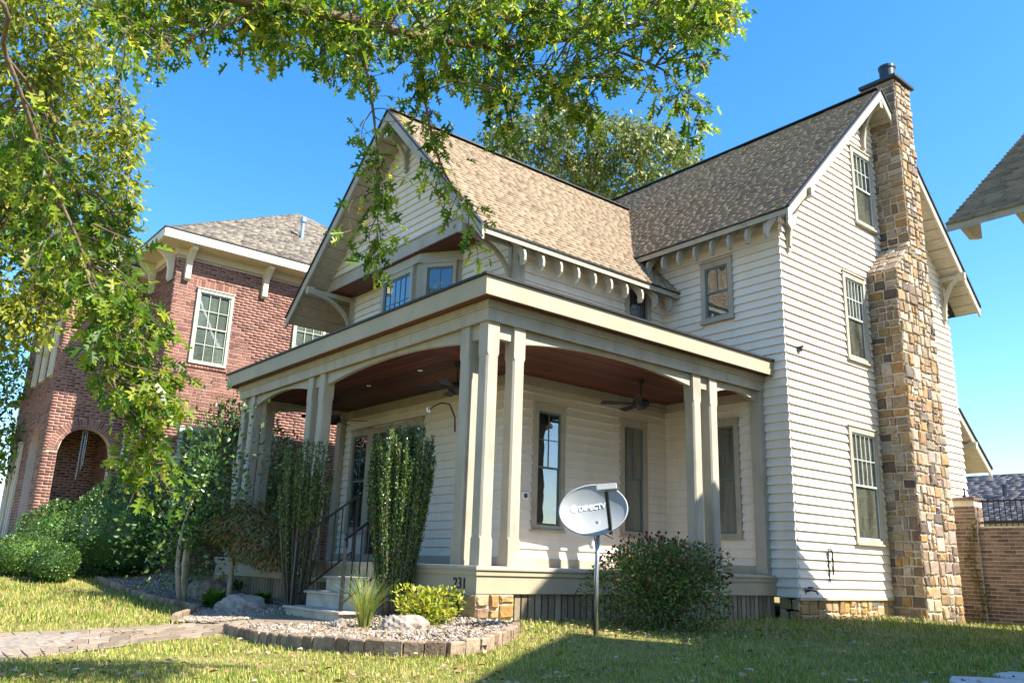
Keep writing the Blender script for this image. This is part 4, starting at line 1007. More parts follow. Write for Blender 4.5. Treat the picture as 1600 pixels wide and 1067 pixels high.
def corbel(p, o, h=.75, w=.13, out=.42):
    p, o = Vector(p), Vector(o); s = Vector((-o.y,o.x,0))
    pr = [(0,0),(out,0),(out,-.08),(out*.72,-.16),(out*.42,-.30),(out*.30,-.48),(.12,-h),(.07,-h-.06),(0,-h)]
    MB().prism([p+o*a+Vector((0,0,b))-s*w/2 for a, b in pr], s*w).build('corbel', M['cream'], bh_)
for y in (BY+.25, 1.55, 3.9): corbel((BX+.012,y,BZ+.15),(1,0,0))
for x in (BX-.25, -13.3): corbel((x,BY-.012,BZ+.15),(0,-1,0))
for x in (-14.3,-15.4,-16.4,-17.4): corbel((x,KY-.012,BZK+.13),(0,-1,0),.6)
MB().lathe([(.06,0),(.06,.75),(.10,.76),(.10,.9),(.0,.95)], at(470,385,0,-13.4), 12).build('vent_pipe', M['galv'], bh_)
wc = empty('wind_chime', at(133,668,0,-14.4), 'silver wind chime hanging in the arched brick entry', 'wind chime')
c0 = Vector(at(134,672,0,-14.4))
MB().lathe([(0,.0),(.07,-.01),(.07,-.03),(0,-.03)],c0,10).build('top_disc', M['galv'], wc)
for k in range(5):
    a = k*1.256; MB().tube([c0+Vector((.055*math.cos(a),.055*math.sin(a),-.03)), c0+Vector((.055*math.cos(a),.055*math.sin(a),-.75-.12*k))],.013,6).build('chime_tube', M['galv'], wc)
# iron rail and brick step at the entry
er = empty('entry_rail', gnd(30,880), 'pale metal handrail on the steps of the brick house', 'handrail')
p0, p1 = np.array([-15.6,-5.2,1.15]), np.array([-15.6,-2.9,1.95])
MB().bar(p0,p1,.05,.04).build('top_rail', M['galv'], er)
for k in range(9):
    p = p0+(p1-p0)*k/8; MB().box(p[0]-.012,p[0]+.012,p[1]-.012,p[1]+.012,p[2]-.85,p[2]).build('baluster', M['galv'], er)
es = empty('entry_steps', (-16.4,-3.6,0), 'red brick entry steps of the neighbouring house', 'steps')
for k in range(4): MB().box(-17.4,-15.5,-5.3+.55*k,KY-.02,.1+.2*k,.3+.2*k).build('step', M['brick'], es)

# pale sided house at the far left
wh = empty('white_sided_house', (-30,4,0), 'pale lap sided house glimpsed past the brick house at the left edge', 'house')
MB().box(-38,-27,0.5,9,-.2,7.5).build('wall', M['siding'], wh)
mb = MB()
for k in range(46):
    z = .2+k*.16; mb.prism([(-27,.5,z),(-26.965,.5,z),(-26.985,.5,z+.16),(-27,.5,z+.16)],(0,8.5,0)); mb.prism([(-38,.5,z),(-38,.465,z),(-38,.485,z+.16),(-38,.5,z+.16)],(11,0,0))
mb.build('siding_boards', M['siding'], wh, kind='stuff')
MB().add([(-38.4,0,7.4),(-26.6,0,7.4),(-26.6,9.5,7.4),(-38.4,9.5,7.4),(-38.4,4.7,10.5),(-26.6,4.7,10.5)],[(0,1,5,4),(1,2,5),(2,3,4,5),(3,0,4),(3,2,1,0)]).build('roof', M['shingle_grey'], wh)

# garden wall with pier and iron fence at the right
gw_ = empty('garden_wall', (2.6,12.1,0), 'tan brick garden wall with pier beside the stone chimney', 'wall')
fW = lambda u, z, d: (u, 12.0-d, z)
MB().box(.5,6.5,12.0,12.25,-.5,1.77).build('wall', M['tan_mortar'], gw_)
MB().box(.55,1.08,11.93,12.33,-.5,2.30).build('pier', M['tan_mortar'], gw_)
Lb = brick_field(fW, 1.09, 5.2, -.35, 1.76)
brick_emit(Lb, gw_, M['brick_tan'], 290, lambda b: -np.mean(b, axis=0)[0])
brick_emit(brick_field(lambda u,z,d:(u,11.93-d,z), .55, 1.09, -.35, 2.22)+brick_field(lambda u,z,d:(1.08+d,u,z), 11.93, 12.3, 1.6, 2.22), gw_.children[1], M['brick_tan'], 200)
for i in range(7): MB().box(.50+.088*i,.58+.088*i,11.88,12.36,2.30,2.36).build('coping_brick', M['brick_tan'], gw_.children[1])
MB().lathe([(.02,0),(.05,.01),(.02,.08),(.015,.2),(0,.24)],(.85,12.1,2.36),8).build('finial', M['iron'], gw_.children[1])
fe = empty('iron_fence', (2.6,12.1,1.6), 'black iron picket fence on top of the brick garden wall', 'fence')
for z in (1.84,2.27): MB().box(1.10,6.3,12.1,12.13,z,z+.03).build('rail', M['iron'], fe)
pk = MB().box(-.009,.009,-.009,.009,1.78,2.32).mesh('picket', M['iron'])
for i in range(44):
    o = bpy.data.objects.new('picket', pk); link(o, fe); o.location = (1.17+.105*i, 12.115, 0)
# grey roofed house behind it
gh = empty('grey_roofed_house', (-2,32,0), 'distant house with a grey shingle roof behind the iron fence', 'house')
MB().box(-12,14,30.4,40,-.2,3.2).build('wall', M['siding'], gh)
gr = MB().prism([(-13,29.6,3.0),(15,29.6,3.0),(15,34.5,5.35),(-13,34.5,5.35)],(0,0,-.1)).build('roof', M['membrane'], gh)
M['shingle_far'] = pmat('blue_grey_shingle', [(0.0,(0.13,0.12,0.125)),(1.0,(0.27,0.25,0.255))], .9, src='piece', mottle=.5, spec=.15)
shingles((-13,29.6,3.02),(15,29.6,3.02),(15,34.5,5.37),(-13,34.5,5.37), gr, M['shingle_far'], .22, .5)
for px, py in ((1570,770),(1516,790)):
    p = at(px,py,1,32.0); MB().lathe([(.09,-.5),(.09,.25),(.13,.26),(.13,.36),(0,.4)],p,10).build('vent_pipe', M['darkmetal'], gh)

# neighbour on the right: its roof corner shows, its bulk shades the lawn
rh = empty('gabled_neighbour_house', (9,7,0), 'neighbouring house whose shingled roof corner juts in at the right edge', 'house')
T = far(1478,351,11.5); tx, ty, tz = T; sl_ = .755; hs_ = 3.6; wx = tx+1.25
ap = (ty+hs_, tz+sl_*hs_)
ra = slab((tx,ty,tz),(14,ty,tz),(14,ap[0],ap[1]),(tx,ap[0],ap[1]),.10,rh,M['soffit'])
shingles((tx,ty,tz),(14,ty,tz),(14,ap[0],ap[1]),(tx,ap[0],ap[1]),ra,M['shingle'],.15,.32)
by_ = ap[0]+2.4; bz_ = ap[1]-2.4*1.25
rb = slab((tx,ap[0],ap[1]),(14,ap[0],ap[1]),(14,by_,bz_),(tx,by_,bz_),.10,rh,M['soffit'])
shingles((14,by_,bz_),(tx,by_,bz_),(tx,ap[0],ap[1]),(14,ap[0],ap[1]),rb,M['shingle'],.2,.6)
MB().prism([(wx,ty+.4,-.2),(wx,by_-.3,-.2),(wx,by_-.3,bz_-.1),(wx,ap[0],ap[1]-.2),(wx,ty+.4,tz+.05)],(8,0,0)).build('wall', M['siding'], rh)
for x in (tx+.14, tx+.75, tx+1.3): MB().prism([(x,ty+.02,tz-.08),(x,ty+.5,tz+.27),(x,ty+.5,tz-.1),(x,ty+.28,tz-.16)],(.07,0,0)).build('rafter_tail', M['cream'], rh)
rc_ = slab((9.6,-.45,6.62),(15,-.45,6.62),(15,4.34,9.83),(9.6,4.34,9.83),.12,rh,M['soffit'])  # unseen front wing, added to throw the shadow edge across the lawn
shingles((9.6,-.45,6.62),(15,-.45,6.62),(15,4.34,9.83),(9.6,4.34,9.83),rc_,M['shingle'],.15,.32)
MB().prism([(10.0,.05,-.2),(10.0,4.34,-.2),(10.0,4.34,9.6),(10.0,.05,6.8)],(5,0,0)).build('wall', M['siding'], rh)

ux = 6.35  # unseen upper gable, added to shade the lower side of the porch
up_ = [(4.1,7.98),(6.75,10.15),(9.1,7.98)]
ru = slab((ux,up_[0][0],up_[0][1]),(13,up_[0][0],up_[0][1]),(13,up_[1][0],up_[1][1]),(ux,up_[1][0],up_[1][1]),.12,rh,M['soffit'])
shingles((ux,up_[0][0],up_[0][1]),(13,up_[0][0],up_[0][1]),(13,up_[1][0],up_[1][1]),(ux,up_[1][0],up_[1][1]),ru,M['shingle'],.15,.3)
ru2 = slab((ux,up_[1][0],up_[1][1]),(13,up_[1][0],up_[1][1]),(13,up_[2][0],up_[2][1]),(ux,up_[2][0],up_[2][1]),.12,rh,M['soffit'])
shingles((13,up_[2][0],up_[2][1]),(ux,up_[2][0],up_[2][1]),(ux,up_[1][0],up_[1][1]),(13,up_[1][0],up_[1][1]),ru2,M['shingle'],.2,.5)
MB().prism([(ux+.35,4.5,4.0),(ux+.35,8.7,4.0),(ux+.35,8.7,8.2),(ux+.35,6.75,9.95),(ux+.35,4.5,8.2)],(6,0,0)).build('wall', M['siding'], rh)
# ------------------------------------------------------------------ plants
LEAF = ([(0,0,0),(.28,.45,.10),(0,1,-.06),(-.28,.45,.10),(0,.5,0)], [(0,1,4),(1,2,4),(2,3,4),(3,0,4)])
NARROW = ([(0,0,0),(.13,.4,.05),(0,1,-.08),(-.13,.4,.05)], [(0,1,2),(0,2,3)])
half = [(.03,.12),(.20,.15),(.30,.26),(.09,.31),(.07,.40),(.36,.46),(.47,.63),(.24,.58),(.08,.62),(.17,.78),(.20,.92),(.06,.84)]
ov = [(0,0,0)]+[(x,y,.22*x-.22*y*y+.03*math.sin(y*9)) for x, y in half]+[(0,1,-.30)]+[(-x,y,.30*x-.22*y*y) for x, y in half[::-1]]
k_ = len(half)
OAK = (ov, [tuple(range(0,k_+2)), (0,)+tuple(range(k_+1, 2*k_+2))])
G = leafmat
M['oak_leaf'] = G('oak_leaf', [(0.0,(0.045,0.12,0.015)),(0.35,(0.11,0.22,0.022)),(0.7,(0.28,0.40,0.04)),(0.95,(0.50,0.54,0.08)),(1.0,(0.40,0.27,0.08))], .64, .38, .45)
M['gold_leaf'] = G('gold_green_leaf', [(0.0,(0.10,0.17,0.02)),(0.5,(0.26,0.32,0.04)),(0.85,(0.48,0.50,0.07)),(1.0,(0.56,0.50,0.07))], .6, .45)
M['holly'] = G('holly_leaf', [(0.0,(0.022,0.06,0.016)),(0.55,(0.06,0.13,0.025)),(0.85,(0.15,0.23,0.04)),(1.0,(0.32,0.34,0.08))], .2, .3, .5)
M['hedge'] = G('hedge_leaf', [(0.0,(0.025,0.07,0.016)),(0.6,(0.06,0.14,0.026)),(0.93,(0.14,0.24,0.04)),(1.0,(0.22,0.20,0.06))], .22, .35, .5)
M['laurel'] = G('laurel_leaf', [(0.0,(0.03,0.08,0.025)),(0.6,(0.08,0.17,0.04)),(1.0,(0.18,0.26,0.06))], .3, .28, .6)
M['maple'] = G('maple_leaf', [(0.0,(0.08,0.10,0.03)),(0.5,(0.16,0.18,0.045)),(0.8,(0.24,0.15,0.06)),(1.0,(0.32,0.14,0.08))], .3, .5)
M['abelia'] = G('abelia_leaf', [(0.0,(0.04,0.09,0.02)),(0.55,(0.10,0.17,0.03)),(0.85,(0.20,0.23,0.05)),(1.0,(0.28,0.15,0.08))], .25, .35)
M['lime'] = G('lime_leaf', [(0.0,(0.18,0.26,0.02)),(0.5,(0.36,0.40,0.035)),(1.0,(0.55,0.46,0.05))], .35, .45)
M['hosta'] = G('green_leaf', [(0.0,(0.05,0.14,0.015)),(1.0,(0.14,0.28,0.03))], .35, .45)
M['reed'] = G('grass_tuft', [(0.0,(0.14,0.24,0.03)),(0.5,(0.28,0.36,0.06)),(1.0,(0.52,0.46,0.16))], .35, .5)
M['bgtree'] = G('olive_leaf', [(0.0,(0.07,0.12,0.025)),(0.5,(0.16,0.22,0.045)),(0.9,(0.27,0.31,0.07)),(1.0,(0.34,0.28,0.08))], .35, .5)
M['petal'] = G('red_sepal', [(0.0,(0.10,0.025,0.02)),(0.6,(0.26,0.07,0.05)),(1.0,(0.36,0.16,0.11))], .3, .6)
M['ivy'] = G('ivy_leaf', [(0.0,(0.06,0.08,0.015)),(0.6,(0.16,0.17,0.03)),(1.0,(0.30,0.14,0.04))], .3, .5)
def ball(n):
    return unit(rng.normal(size=(n,3)))
def bush(center, rad, n, size, mat, tmpl=LEAF, lumps=14, lump=.22, shell=.45, flat=0.0, up=.35, zmin=None, name='foliage', parent=None):
    """leaves through a lumpy ellipsoid, thickest near its skin"""
    c = np.array(center, float); r = np.array(rad, float)
    D = ball(n); L = ball(lumps); k = np.clip((D@L.T), 0, 1)**6; bul = 1+lump*(k*rng.uniform(-.6,1.0,lumps)).sum(1)
    s = 1-shell*rng.random(n)**1.6; P = c+D*r*(s*bul)[:,None]
    if zmin is not None:
        P[:,2] = np.maximum(P[:,2], zmin+rng.uniform(0,.06,n))
    A = unit(D*.8+rng.normal(0,.55,(n,3))+np.array([0,0,up])); N = unit(D+rng.normal(0,.6,(n,3)))
    return P, A, N, size*rng.uniform(.65,1.35,n), tmpl, mat
def plant(root, spec, name='foliage'):
    P, A, N, S, t, m_ = spec; return scatter(name, t[0], t[1], P, A, N, S, m_, root)
def sticks(root, base, tips, r0, r1, mat, name='stem', bend=.15):
    for tpt in tips:
        b = np.array(base)+np.array([rnd.uniform(-.04,.04), rnd.uniform(-.04,.04), -.05]); t = np.array(tpt); k = 6; pts = []
        w = np.array([rnd.uniform(-1,1), rnd.uniform(-1,1), 0])*bend*np.linalg.norm(t-b)
        for i in range(k+1): s = i/k; pts.append(tuple(b*(1-s)+t*s+w*math.sin(s*math.pi)))
        MB().tube(pts, [r0+(r1-r0)*i/k for i in range(k+1)], 6).build(name, mat, root, smooth=True)
def ez(p): return (float(p[0]), float(p[1]), float(gz(p[0], p[1])))

# clipped hedges before the brick house
def hedge(px, py, t, rad, n, label, size=.055):
    c = far(px, py, t); c[2] = float(gz(c[0],c[1]))+rad[2]*.93; r = empty('round_hedge', (c[0],c[1],float(gz(c[0],c[1]))), label, 'hedge', 'clipped hedges before the brick house')
    MB().lathe([(.02,-.9*rad[2]),(rad[0]*.6,-.7*rad[2]),(rad[0]*.82,-.2*rad[2]),(rad[0]*.8,.25*rad[2]),(rad[0]*.55,.62*rad[2]),(.03,.8*rad[2])], c, 14).build('inner_twigs', M['hedge'], r)
    plant(r, bush(c, rad, n, size, M['hedge'], lumps=40, lump=.12, shell=.24, zmin=float(gz(c[0],c[1]))))
hedge(92,812,22.6,(.80,.80,.80),9000,'sunlit rounded green hedge in front of the arched brick entry')
hedge(192,828,20.2,(1.02,1.02,1.05),14000,'largest dark rounded hedge in front of the brick house')
hedge(36,858,20.0,(.62,.62,.42),6000,'low clipped hedge at the left edge beside the brick steps',.045)
hedge(84,866,19.0,(.46,.46,.36),5000,'small low clipped hedge between the large hedges and the lawn',.045)
# hollies flanking the steps
def holly(base, h, w, ns, label, bare, dens, size=.04):
    r = empty('columnar_holly', base, label, 'shrub', 'upright hollies beside the porch steps'); b = np.array(base); PP = []; AA = []
    hs = []
    for k in range(ns):
        a = rnd.uniform(0, 6.283); q = math.sqrt(rnd.random()); top = np.array([math.cos(a)*q*w, math.sin(a)*q*w, h*(1-.10*q)*rnd.uniform(.74,1.05)])
        s0 = np.array([math.cos(a)*.12*q, math.sin(a)*.12*q, 0]); mid = np.array([math.cos(a)*q*w*.85, math.sin(a)*q*w*.85, h*.42])
        pts = []
        for i in range(13):
            s = i/12; p = (1-s)**2*s0+2*s*(1-s)*mid+s*s*top; pts.append(b+p)
        MB().tube([tuple(p) for p in pts], [.014*(1-.8*i/12)+.002 for i in range(13)], 5).build('stem', M['bark'], r, smooth=True)
        n = int(dens*(1-bare*rnd.random()))
        s = rng.uniform(.06 if bare < .4 else .12, 1.0, n)**.8; P = np.stack([np.interp(s, np.linspace(0,1,13), np.array(pts)[:,i]) for i in range(3)], -1)
        if bare > .4 and rnd.random() < .45: P = P[s > .55]; n = len(P)
        P = P+rng.normal(0,.015,(n,3)); PP.append(P)
        AA.append(np.c_[rng.normal(0,.6,(n,2)), rng.uniform(.5,1.6,n)])
    P = np.concatenate(PP); A = np.concatenate(AA); n = len(P)
    scatter('foliage', LEAF[0], LEAF[1], P, A, rng.normal(size=(n,3))+np.array([.3,-.3,.5]), size*rng.uniform(.7,1.3,n), M['holly'], r)
holly(ez(gnd(612,968)), 2.6, .45, 150, 'tall full dark green columnar holly standing in front of the porch', .05, 560, .036)
holly((-3.95,-.45,-.12), 2.75, .50, 50, 'thin leaning columnar holly with bare stems beside the far stair rail', .55, 420, .042)
# laurel with pale trunks
p = ez(at(290,914,1,-1.25)); r = empty('laurel_tree', p, 'multi-trunked glossy laurel at the far end of the porch', 'tree')
b = np.array(p)
sticks(r, b, [b+np.array([-.25,.1,1.6]), b+np.array([.1,-.05,1.9]), b+np.array([.35,.1,1.5]), b+np.array([0,.3,2.1])], .05, .02, M['palebark'], 'trunk')
for c, rad, n in ((b+np.array([-.1,.0,1.45]),(.75,.6,.6),1900),(b+np.array([.2,.1,2.2]),(.6,.5,.85),1500),(b+np.array([-.45,-.1,.85]),(.5,.4,.4),700),(b+np.array([.45,.0,1.2]),(.4,.4,.5),600)):
    plant(r, bush(c, rad, n, .085, M['laurel'], lumps=26, lump=.9, shell=1.0), 'crown')
# tall thin tree between the houses
p = (-9.6,.9,0.0); r = empty('slender_tree', p, 'slender pale-trunked evergreen between porch and brick house', 'tree'); b = np.array(p)
sticks(r, b, [b+np.array([-.3,-.3,3.6]), b+np.array([.25,.1,3.2]), b+np.array([-.1,.6,3.4])], .055, .018, M['white'], 'trunk', .05)
for c, rad, n in ((b+np.array([-.1,0,2.6]),(.95,1.1,1.1),3600),(b+np.array([.2,.7,2.0]),(.8,1.2,1.2),3600),(b+np.array([-.2,-.4,3.3]),(.5,.5,.7),1200)):
    plant(r, bush(c, rad, n, .085, M['laurel'], lumps=16, lump=.6, shell=1.0), 'crown')
# weeping maple
p = ez(at(357,924,1,-.75)); r = empty('lace_leaf_maple', p, 'low spreading lace leaf maple with twisted trunk by the porch end', 'tree'); b = np.array(p)
MB().tube([tuple(b+np.array(q)) for q in ((0,0,-.05),(.03,0,.25),(-.05,.03,.5),(.02,0,.72),(.10,-.02,.9),(.3,0,1.02))],[.05,.045,.045,.04,.03,.015],8).build('trunk', M['palebark'], r, smooth=True)
sticks(r, b+np.array([.02,0,.72]), [b+np.array(q) for q in ((-.8,.2,1.25),(.9,-.1,1.2),(.5,.6,1.3),(-.3,-.4,1.3),(1.3,.2,.95))], .025, .008, M['palebark'], 'branch', .2)
for c, rad, n in (((-.55,.1,1.25),(.75,.6,.32),3300),((.45,.0,1.22),(.85,.6,.30),3600),((1.15,.15,.95),(.7,.5,.30),2600),((-.1,.2,1.5),(.6,.5,.25),1600)):
    P, A, N, S, t, m_ = bush(b+np.array(c), rad, n, .085, M['maple'], NARROW, lumps=14, lump=.4, shell=.9)
    A = unit(A+np.array([0,0,-1.1])); plant(r, (P, A, N, S, t, m_), 'crown')
# abelia bush in front of the side porch
p = ez(gnd(1035,985)); r = empty('flowering_bush', p, 'loose rounded bush with dark red seed heads in front of the side porch', 'bush'); b = np.array(p)
tips = [b+np.array([.62*math.cos(a)*q, .62*math.sin(a)*q, 1.05-.40*q*q]) for a, q in [(rnd.uniform(0,6.28), math.sqrt(rnd.random())) for _ in range(26)]]
sticks(r, b, tips, .011, .004, M['bark'], 'stem', .1)
plant(r, bush(b+np.array([0,0,.48]), (.72,.72,.48), 9500, .045, M['abelia'], lumps=46, lump=.27, shell=.8, zmin=p[2]+.02))
P, A, N, S, t, m_ = bush(b+np.array([.05,.05,.78]), (.66,.66,.28), 3000, .042, M['abelia'], lumps=18, lump=.3, shell=.9); plant(r, (P,A,N,S,t,m_))
D = ball(460); D = D[(D[:,2] > .05)]; n = len(D); Pf = b+np.array([.0,0,.52])+D*np.array([.79,.79,.60])*rng.uniform(.9,1.08,n)[:,None]
hv = [(0,0,0),(.5,.3,0),(.35,.9,.1),(0,.6,.4),(-.35,.9,-.1),(-.5,.3,0),(0,.6,-.4)]; hf = [(0,1,3),(1,2,3),(2,4,3),(4,5,3),(5,0,3),(0,6,1),(1,6,2),(2,6,4),(4,6,5),(5,6,0)]
scatter('seed_heads', hv, hf, Pf, D+np.array([0,0,.3]), rng.normal(size=(n,3)), rng.uniform(.024,.05,n), M['petal'], r, kind='stuff')
tw = MB()
for q, d in zip(Pf, D): tw.tube([tuple(q-d*.16), tuple(q)], .002, 3, False)
tw.build('flower_stalks', M['abelia'], r, kind='stuff')
# yellow-green shrub
p = ez(gnd(664,987)); r = empty('yellow_green_shrub', p, 'small yellow-green shrub below the house number', 'bush'); b = np.array(p)
sticks(r, b, [b+np.array([rnd.uniform(-.3,.3), rnd.uniform(-.25,.25), rnd.uniform(.3,.5)]) for _ in range(10)], .008, .003, M['bark'])
plant(r, bush(b+np.array([0,0,.255]), (.34,.32,.235), 1700, .052, M['lime'], lumps=18, lump=.45, shell=.9, zmin=p[2]+.03))
# ornamental grass
p = ez(gnd(568,992)); r = empty('ornamental_grass', p, 'arching clump of bright ornamental grass at the foot of the holly', 'plant'); b = np.array(p)
V = []; F = []
for k in range(330):
    a = rnd.uniform(0,6.283); L = rnd.uniform(.45,.82); lean = rnd.uniform(.08,.62); d = np.array([math.cos(a),math.sin(a),0]); s = np.array([-d[1],d[0],0])*.0045
    base = b+d*rnd.uniform(0,.06); q = len(V); n = 6
    for i in range(n+1):
        t = i/n; c = base+d*lean*L*t*t*1.1+np.array([0,0,1])*L*(t-.42*lean*t**2.6); w = s*(1-.85*t); V += [c-w, c+w]
    for i in range(n): F.append((q+2*i,q+2*i+1,q+2*i+3,q+2*i+2))
np_mesh('blades', np.array(V), [np.array(F)], M['reed'], r)
# low plants of the shaded bed
def rosette(px, py, n, L, label, mat='hosta'):
    p = ez(gnd(px,py)); r = empty('low_plant', p, label, 'plant', 'low plants in the garden beds'); a = rng.uniform(0,6.28,n); e = rng.uniform(.2,1.1,n)
    scatter('leaves', LEAF[0], LEAF[1], np.array(p)+np.c_[np.cos(a)*.06,np.sin(a)*.06,rng.uniform(.02,.16,n)], np.c_[np.cos(a)*np.cos(e),np.sin(a)*np.cos(e),np.sin(e)], np.c_[-np.cos(a)*.5,-np.sin(a)*.5,np.ones(n)], rng.uniform(.6,1.2,n)*L, M[mat], r)
rosette(333,952,160,.20,'bright green leafy plant between the two boulders of the shaded bed')
rosette(408,948,60,.16,'small green plant in gravel near the bottom step')
rosette(372,925,50,.14,'low green plant at the foot of the lace leaf maple')
# boulders
def boulder(px, py, rad, label, seed, rz=0):
    p = gnd(px,py); r_ = random.Random(seed); import bmesh as _b
    bm = _b.new(); _b.ops.create_icosphere(bm, subdivisions=4, radius=1.0)
    dirs = [Vector((r_.gauss(0,1),r_.gauss(0,1),r_.gauss(0,1))).normalized() for _ in range(13)]; hs_ = [r_.uniform(.66,.97) for _ in dirs]
    for v in bm.verts:
        d = v.co.normalized(); k = 1.0
        for q, h in zip(dirs, hs_):
            c = d.dot(q)
            if c > .2: k = min(k, h/c)
        k *= 1+.05*math.sin(d.x*9+seed)*math.sin(d.y*8)+.035*math.sin(d.z*17+d.x*13)+r_.uniform(-.018,.018)
        v.co = Vector((d.x*k*rad[0], d.y*k*rad[1], d.z*k*rad[2]))
    me = bpy.data.meshes.new('boulder'); bm.to_mesh(me); bm.free(); me.materials.append(M['rock'])
    o = bpy.data.objects.new('boulder', me); link(o); o.location = (p[0],p[1],p[2]+rad[2]*.42); o.rotation_euler = (0,0,rz)
    tag(o, label, 'boulder', 'boulders in the garden beds')
boulder(632,996,(.30,.19,.18),'grey boulder under the yellow-green shrub in the kerbed bed',3,.9)
boulder(325,934,(.42,.3,.28),'squarish tan boulder beside the lace leaf maple trunk',5,.5)
boulder(375,957,(.40,.28,.2),'pale grey boulder beside the walk in the shaded bed',8,.9)
boulder(463,1000,(.20,.14,.09),'small low reddish stone at the front of the kerbed bed',9,.8)
boulder(531,992,(.10,.10,.14),'small upright stone at the foot of the ornamental grass',12,0)
# ivy on the garden wall
r = empty('ivy_vine', (1.0,11.9,-.3), 'thin ivy climbing the brick garden wall beside the chimney', 'vine')
n = 420; z = rng.uniform(-.3,1.9,n); x = .98+.10*np.sin(z*4)+rng.normal(0,.09,n)*(1-.3*z)
scatter('leaves', LEAF[0], LEAF[1], np.c_[x, 11.90+rng.uniform(-.06,.04,n), z], rng.normal(size=(n,3))+np.array([0,-.2,-.6]), np.c_[rng.normal(0,.4,n),-np.ones(n),rng.normal(0,.4,n)+.3], rng.uniform(.03,.07,n), M['ivy'], r)
MB().tube([(1.0,11.90,-.35),(1.05,11.91,.3),(.98,11.90,1.0),(1.02,11.90,1.8)],.008,5).build('stem', M['bark'], r)

# ------------------------------------------------------------------ satellite dish
dz = gnd(931,993); dish = empty('satellite_dish', (dz[0],dz[1],dz[2]), 'grey oval satellite dish on a steel pole in front of the porch', 'satellite dish')
base = Vector(dz); C0 = Vector(at(927,796,0,dz[0]+.0))
MB().tube([base+Vector((0,0,-.1)), base+Vector((.005,0,.6)), Vector((base.x+.01,base.y+.02,C0.z-.12))],.025,12).build('pole', M['galv'], dish, smooth=True)
to = Vector(CAM)-C0; face = (Vector((to.x,to.y,0)).normalized()+Vector((0.12,-.10,.34))).normalized()
rt = Vector((0,0,1)).cross(face).normalized(); upv = face.cross(rt)
ca, sa = math.cos(.17), math.sin(.17); e1 = rt*ca+upv*sa; e2 = -rt*sa+upv*ca
RA, RB = .375, .285
M['dish'] = pmat('dish_grey', (0.27,0.29,0.30), .45, scale=4, dirt=.2, dscale=5, dirtcol=(.3,.28,.24)); 
V = []; F = []; nr_, na = 10, 48
def dpt(r, a, off=0.0): return C0+e1*(RA*r*math.cos(a))+e2*(RB*r*math.sin(a))+face*(.085*(r*r)-.085+off)
for s, off in ((1,0.0),(-1,-.012)):
    k0 = len(V); V.append(tuple(dpt(0,0,off)))
    for i in range(1,nr_+1):
        for j in range(na): V.append(tuple(dpt(i/nr_, 2*math.pi*j/na, off)))
    for j in range(na):
        f = (k0, k0+1+j, k0+1+(j+1)%na); F.append(f if s > 0 else f[::-1])
        for i in range(nr_-1):
            a_ = k0+1+i*na; f = (a_+j, a_+na+j, a_+na+(j+1)%na, a_+(j+1)%na); F.append(f if s > 0 else f[::-1])
MB().add(V, F).build('reflector', M['dish'], dish, smooth=True)
MB().tube([dpt(1.0,2*math.pi*j/48,-.006) for j in range(49)],.012,6,False).build('rim', M['dish'], dish, smooth=True)
MB().bar(C0-face*.10,C0-face*.22,.14,.2).tube([C0-face*.18-upv*.02, Vector((base.x+.01,base.y+.02,C0.z-.16))],.032,8).build('mount', M['darkmetal'], dish)
lo = dpt(.95,-1.12,.0); tip = C0+face*.34+upv*.08+rt*.135
MB().bar(lo-face*.04-upv*.03, tip,.035,.05).build('feed_arm', M['darkmetal'], dish)
MB().bar(tip-face*.0+upv*.03-rt*.11, tip+upv*.055+rt*.11,.09,.07,up=upv).bar(tip+upv*.0,tip-face*.09+upv*.04,.06,.06).build('receiver', M['dish'], dish, bevel=.008)
cb = MB(); q = Vector((base.x+.03,base.y-.0,C0.z-.22)); cb.tube([lo, lo+Vector((0.03,0,-.10)), q+Vector((.05,-.03,-.02)), q+Vector((-.06,-.03,.02)), q+Vector((-.05,.0,-.12)), q+Vector((0.0,-.03,-.35)), base+Vector((.0,-.035,.3)), base+Vector((0,-.03,0))],.006,5).build('cable', M['black'], dish, smooth=True)
def dl(u, v, off=.004): return C0+e1*u+e2*v+face*(.085*((u/RA)**2+(v/RB)**2)-.085+off)
def dtext(body, size, u, v, mat):
    t = bpy.data.curves.new('lettering','FONT'); t.body = body; t.size = size; t.extrude = .001; t.materials.append(mat); t.offset = .0028
    o = text_mesh('lettering', t); link(o, dish)
    for q in o.data.vertices: q.co = dl(u+q.co.x, v+q.co.y, .006+q.co.z)
    o.data.update()
M['lettering'] = pmat('white_lettering', (0.8,0.8,0.8), .5)
dtext('DIRECTV', .076, -.155, .03, M['lettering'])
gl = MB()
gc = (-.205,.055)
ringv = [dl(gc[0]+.042*math.cos(t), gc[1]+.042*math.sin(t)) for t in [2*math.pi*i/24 for i in range(24)]]
gl.prism(ringv, face*.002); gl.build('emblem', M['lettering'], dish)
for k in range(3):
    MB().tube([dl(gc[0]-.03+.02*k+.012*math.cos(t), gc[1]+.034*math.sin(t))+face*.002 for t in [-1.2+.3*i for i in range(9)]],.0025,4).build('emblem_line', M['dish'], dish)
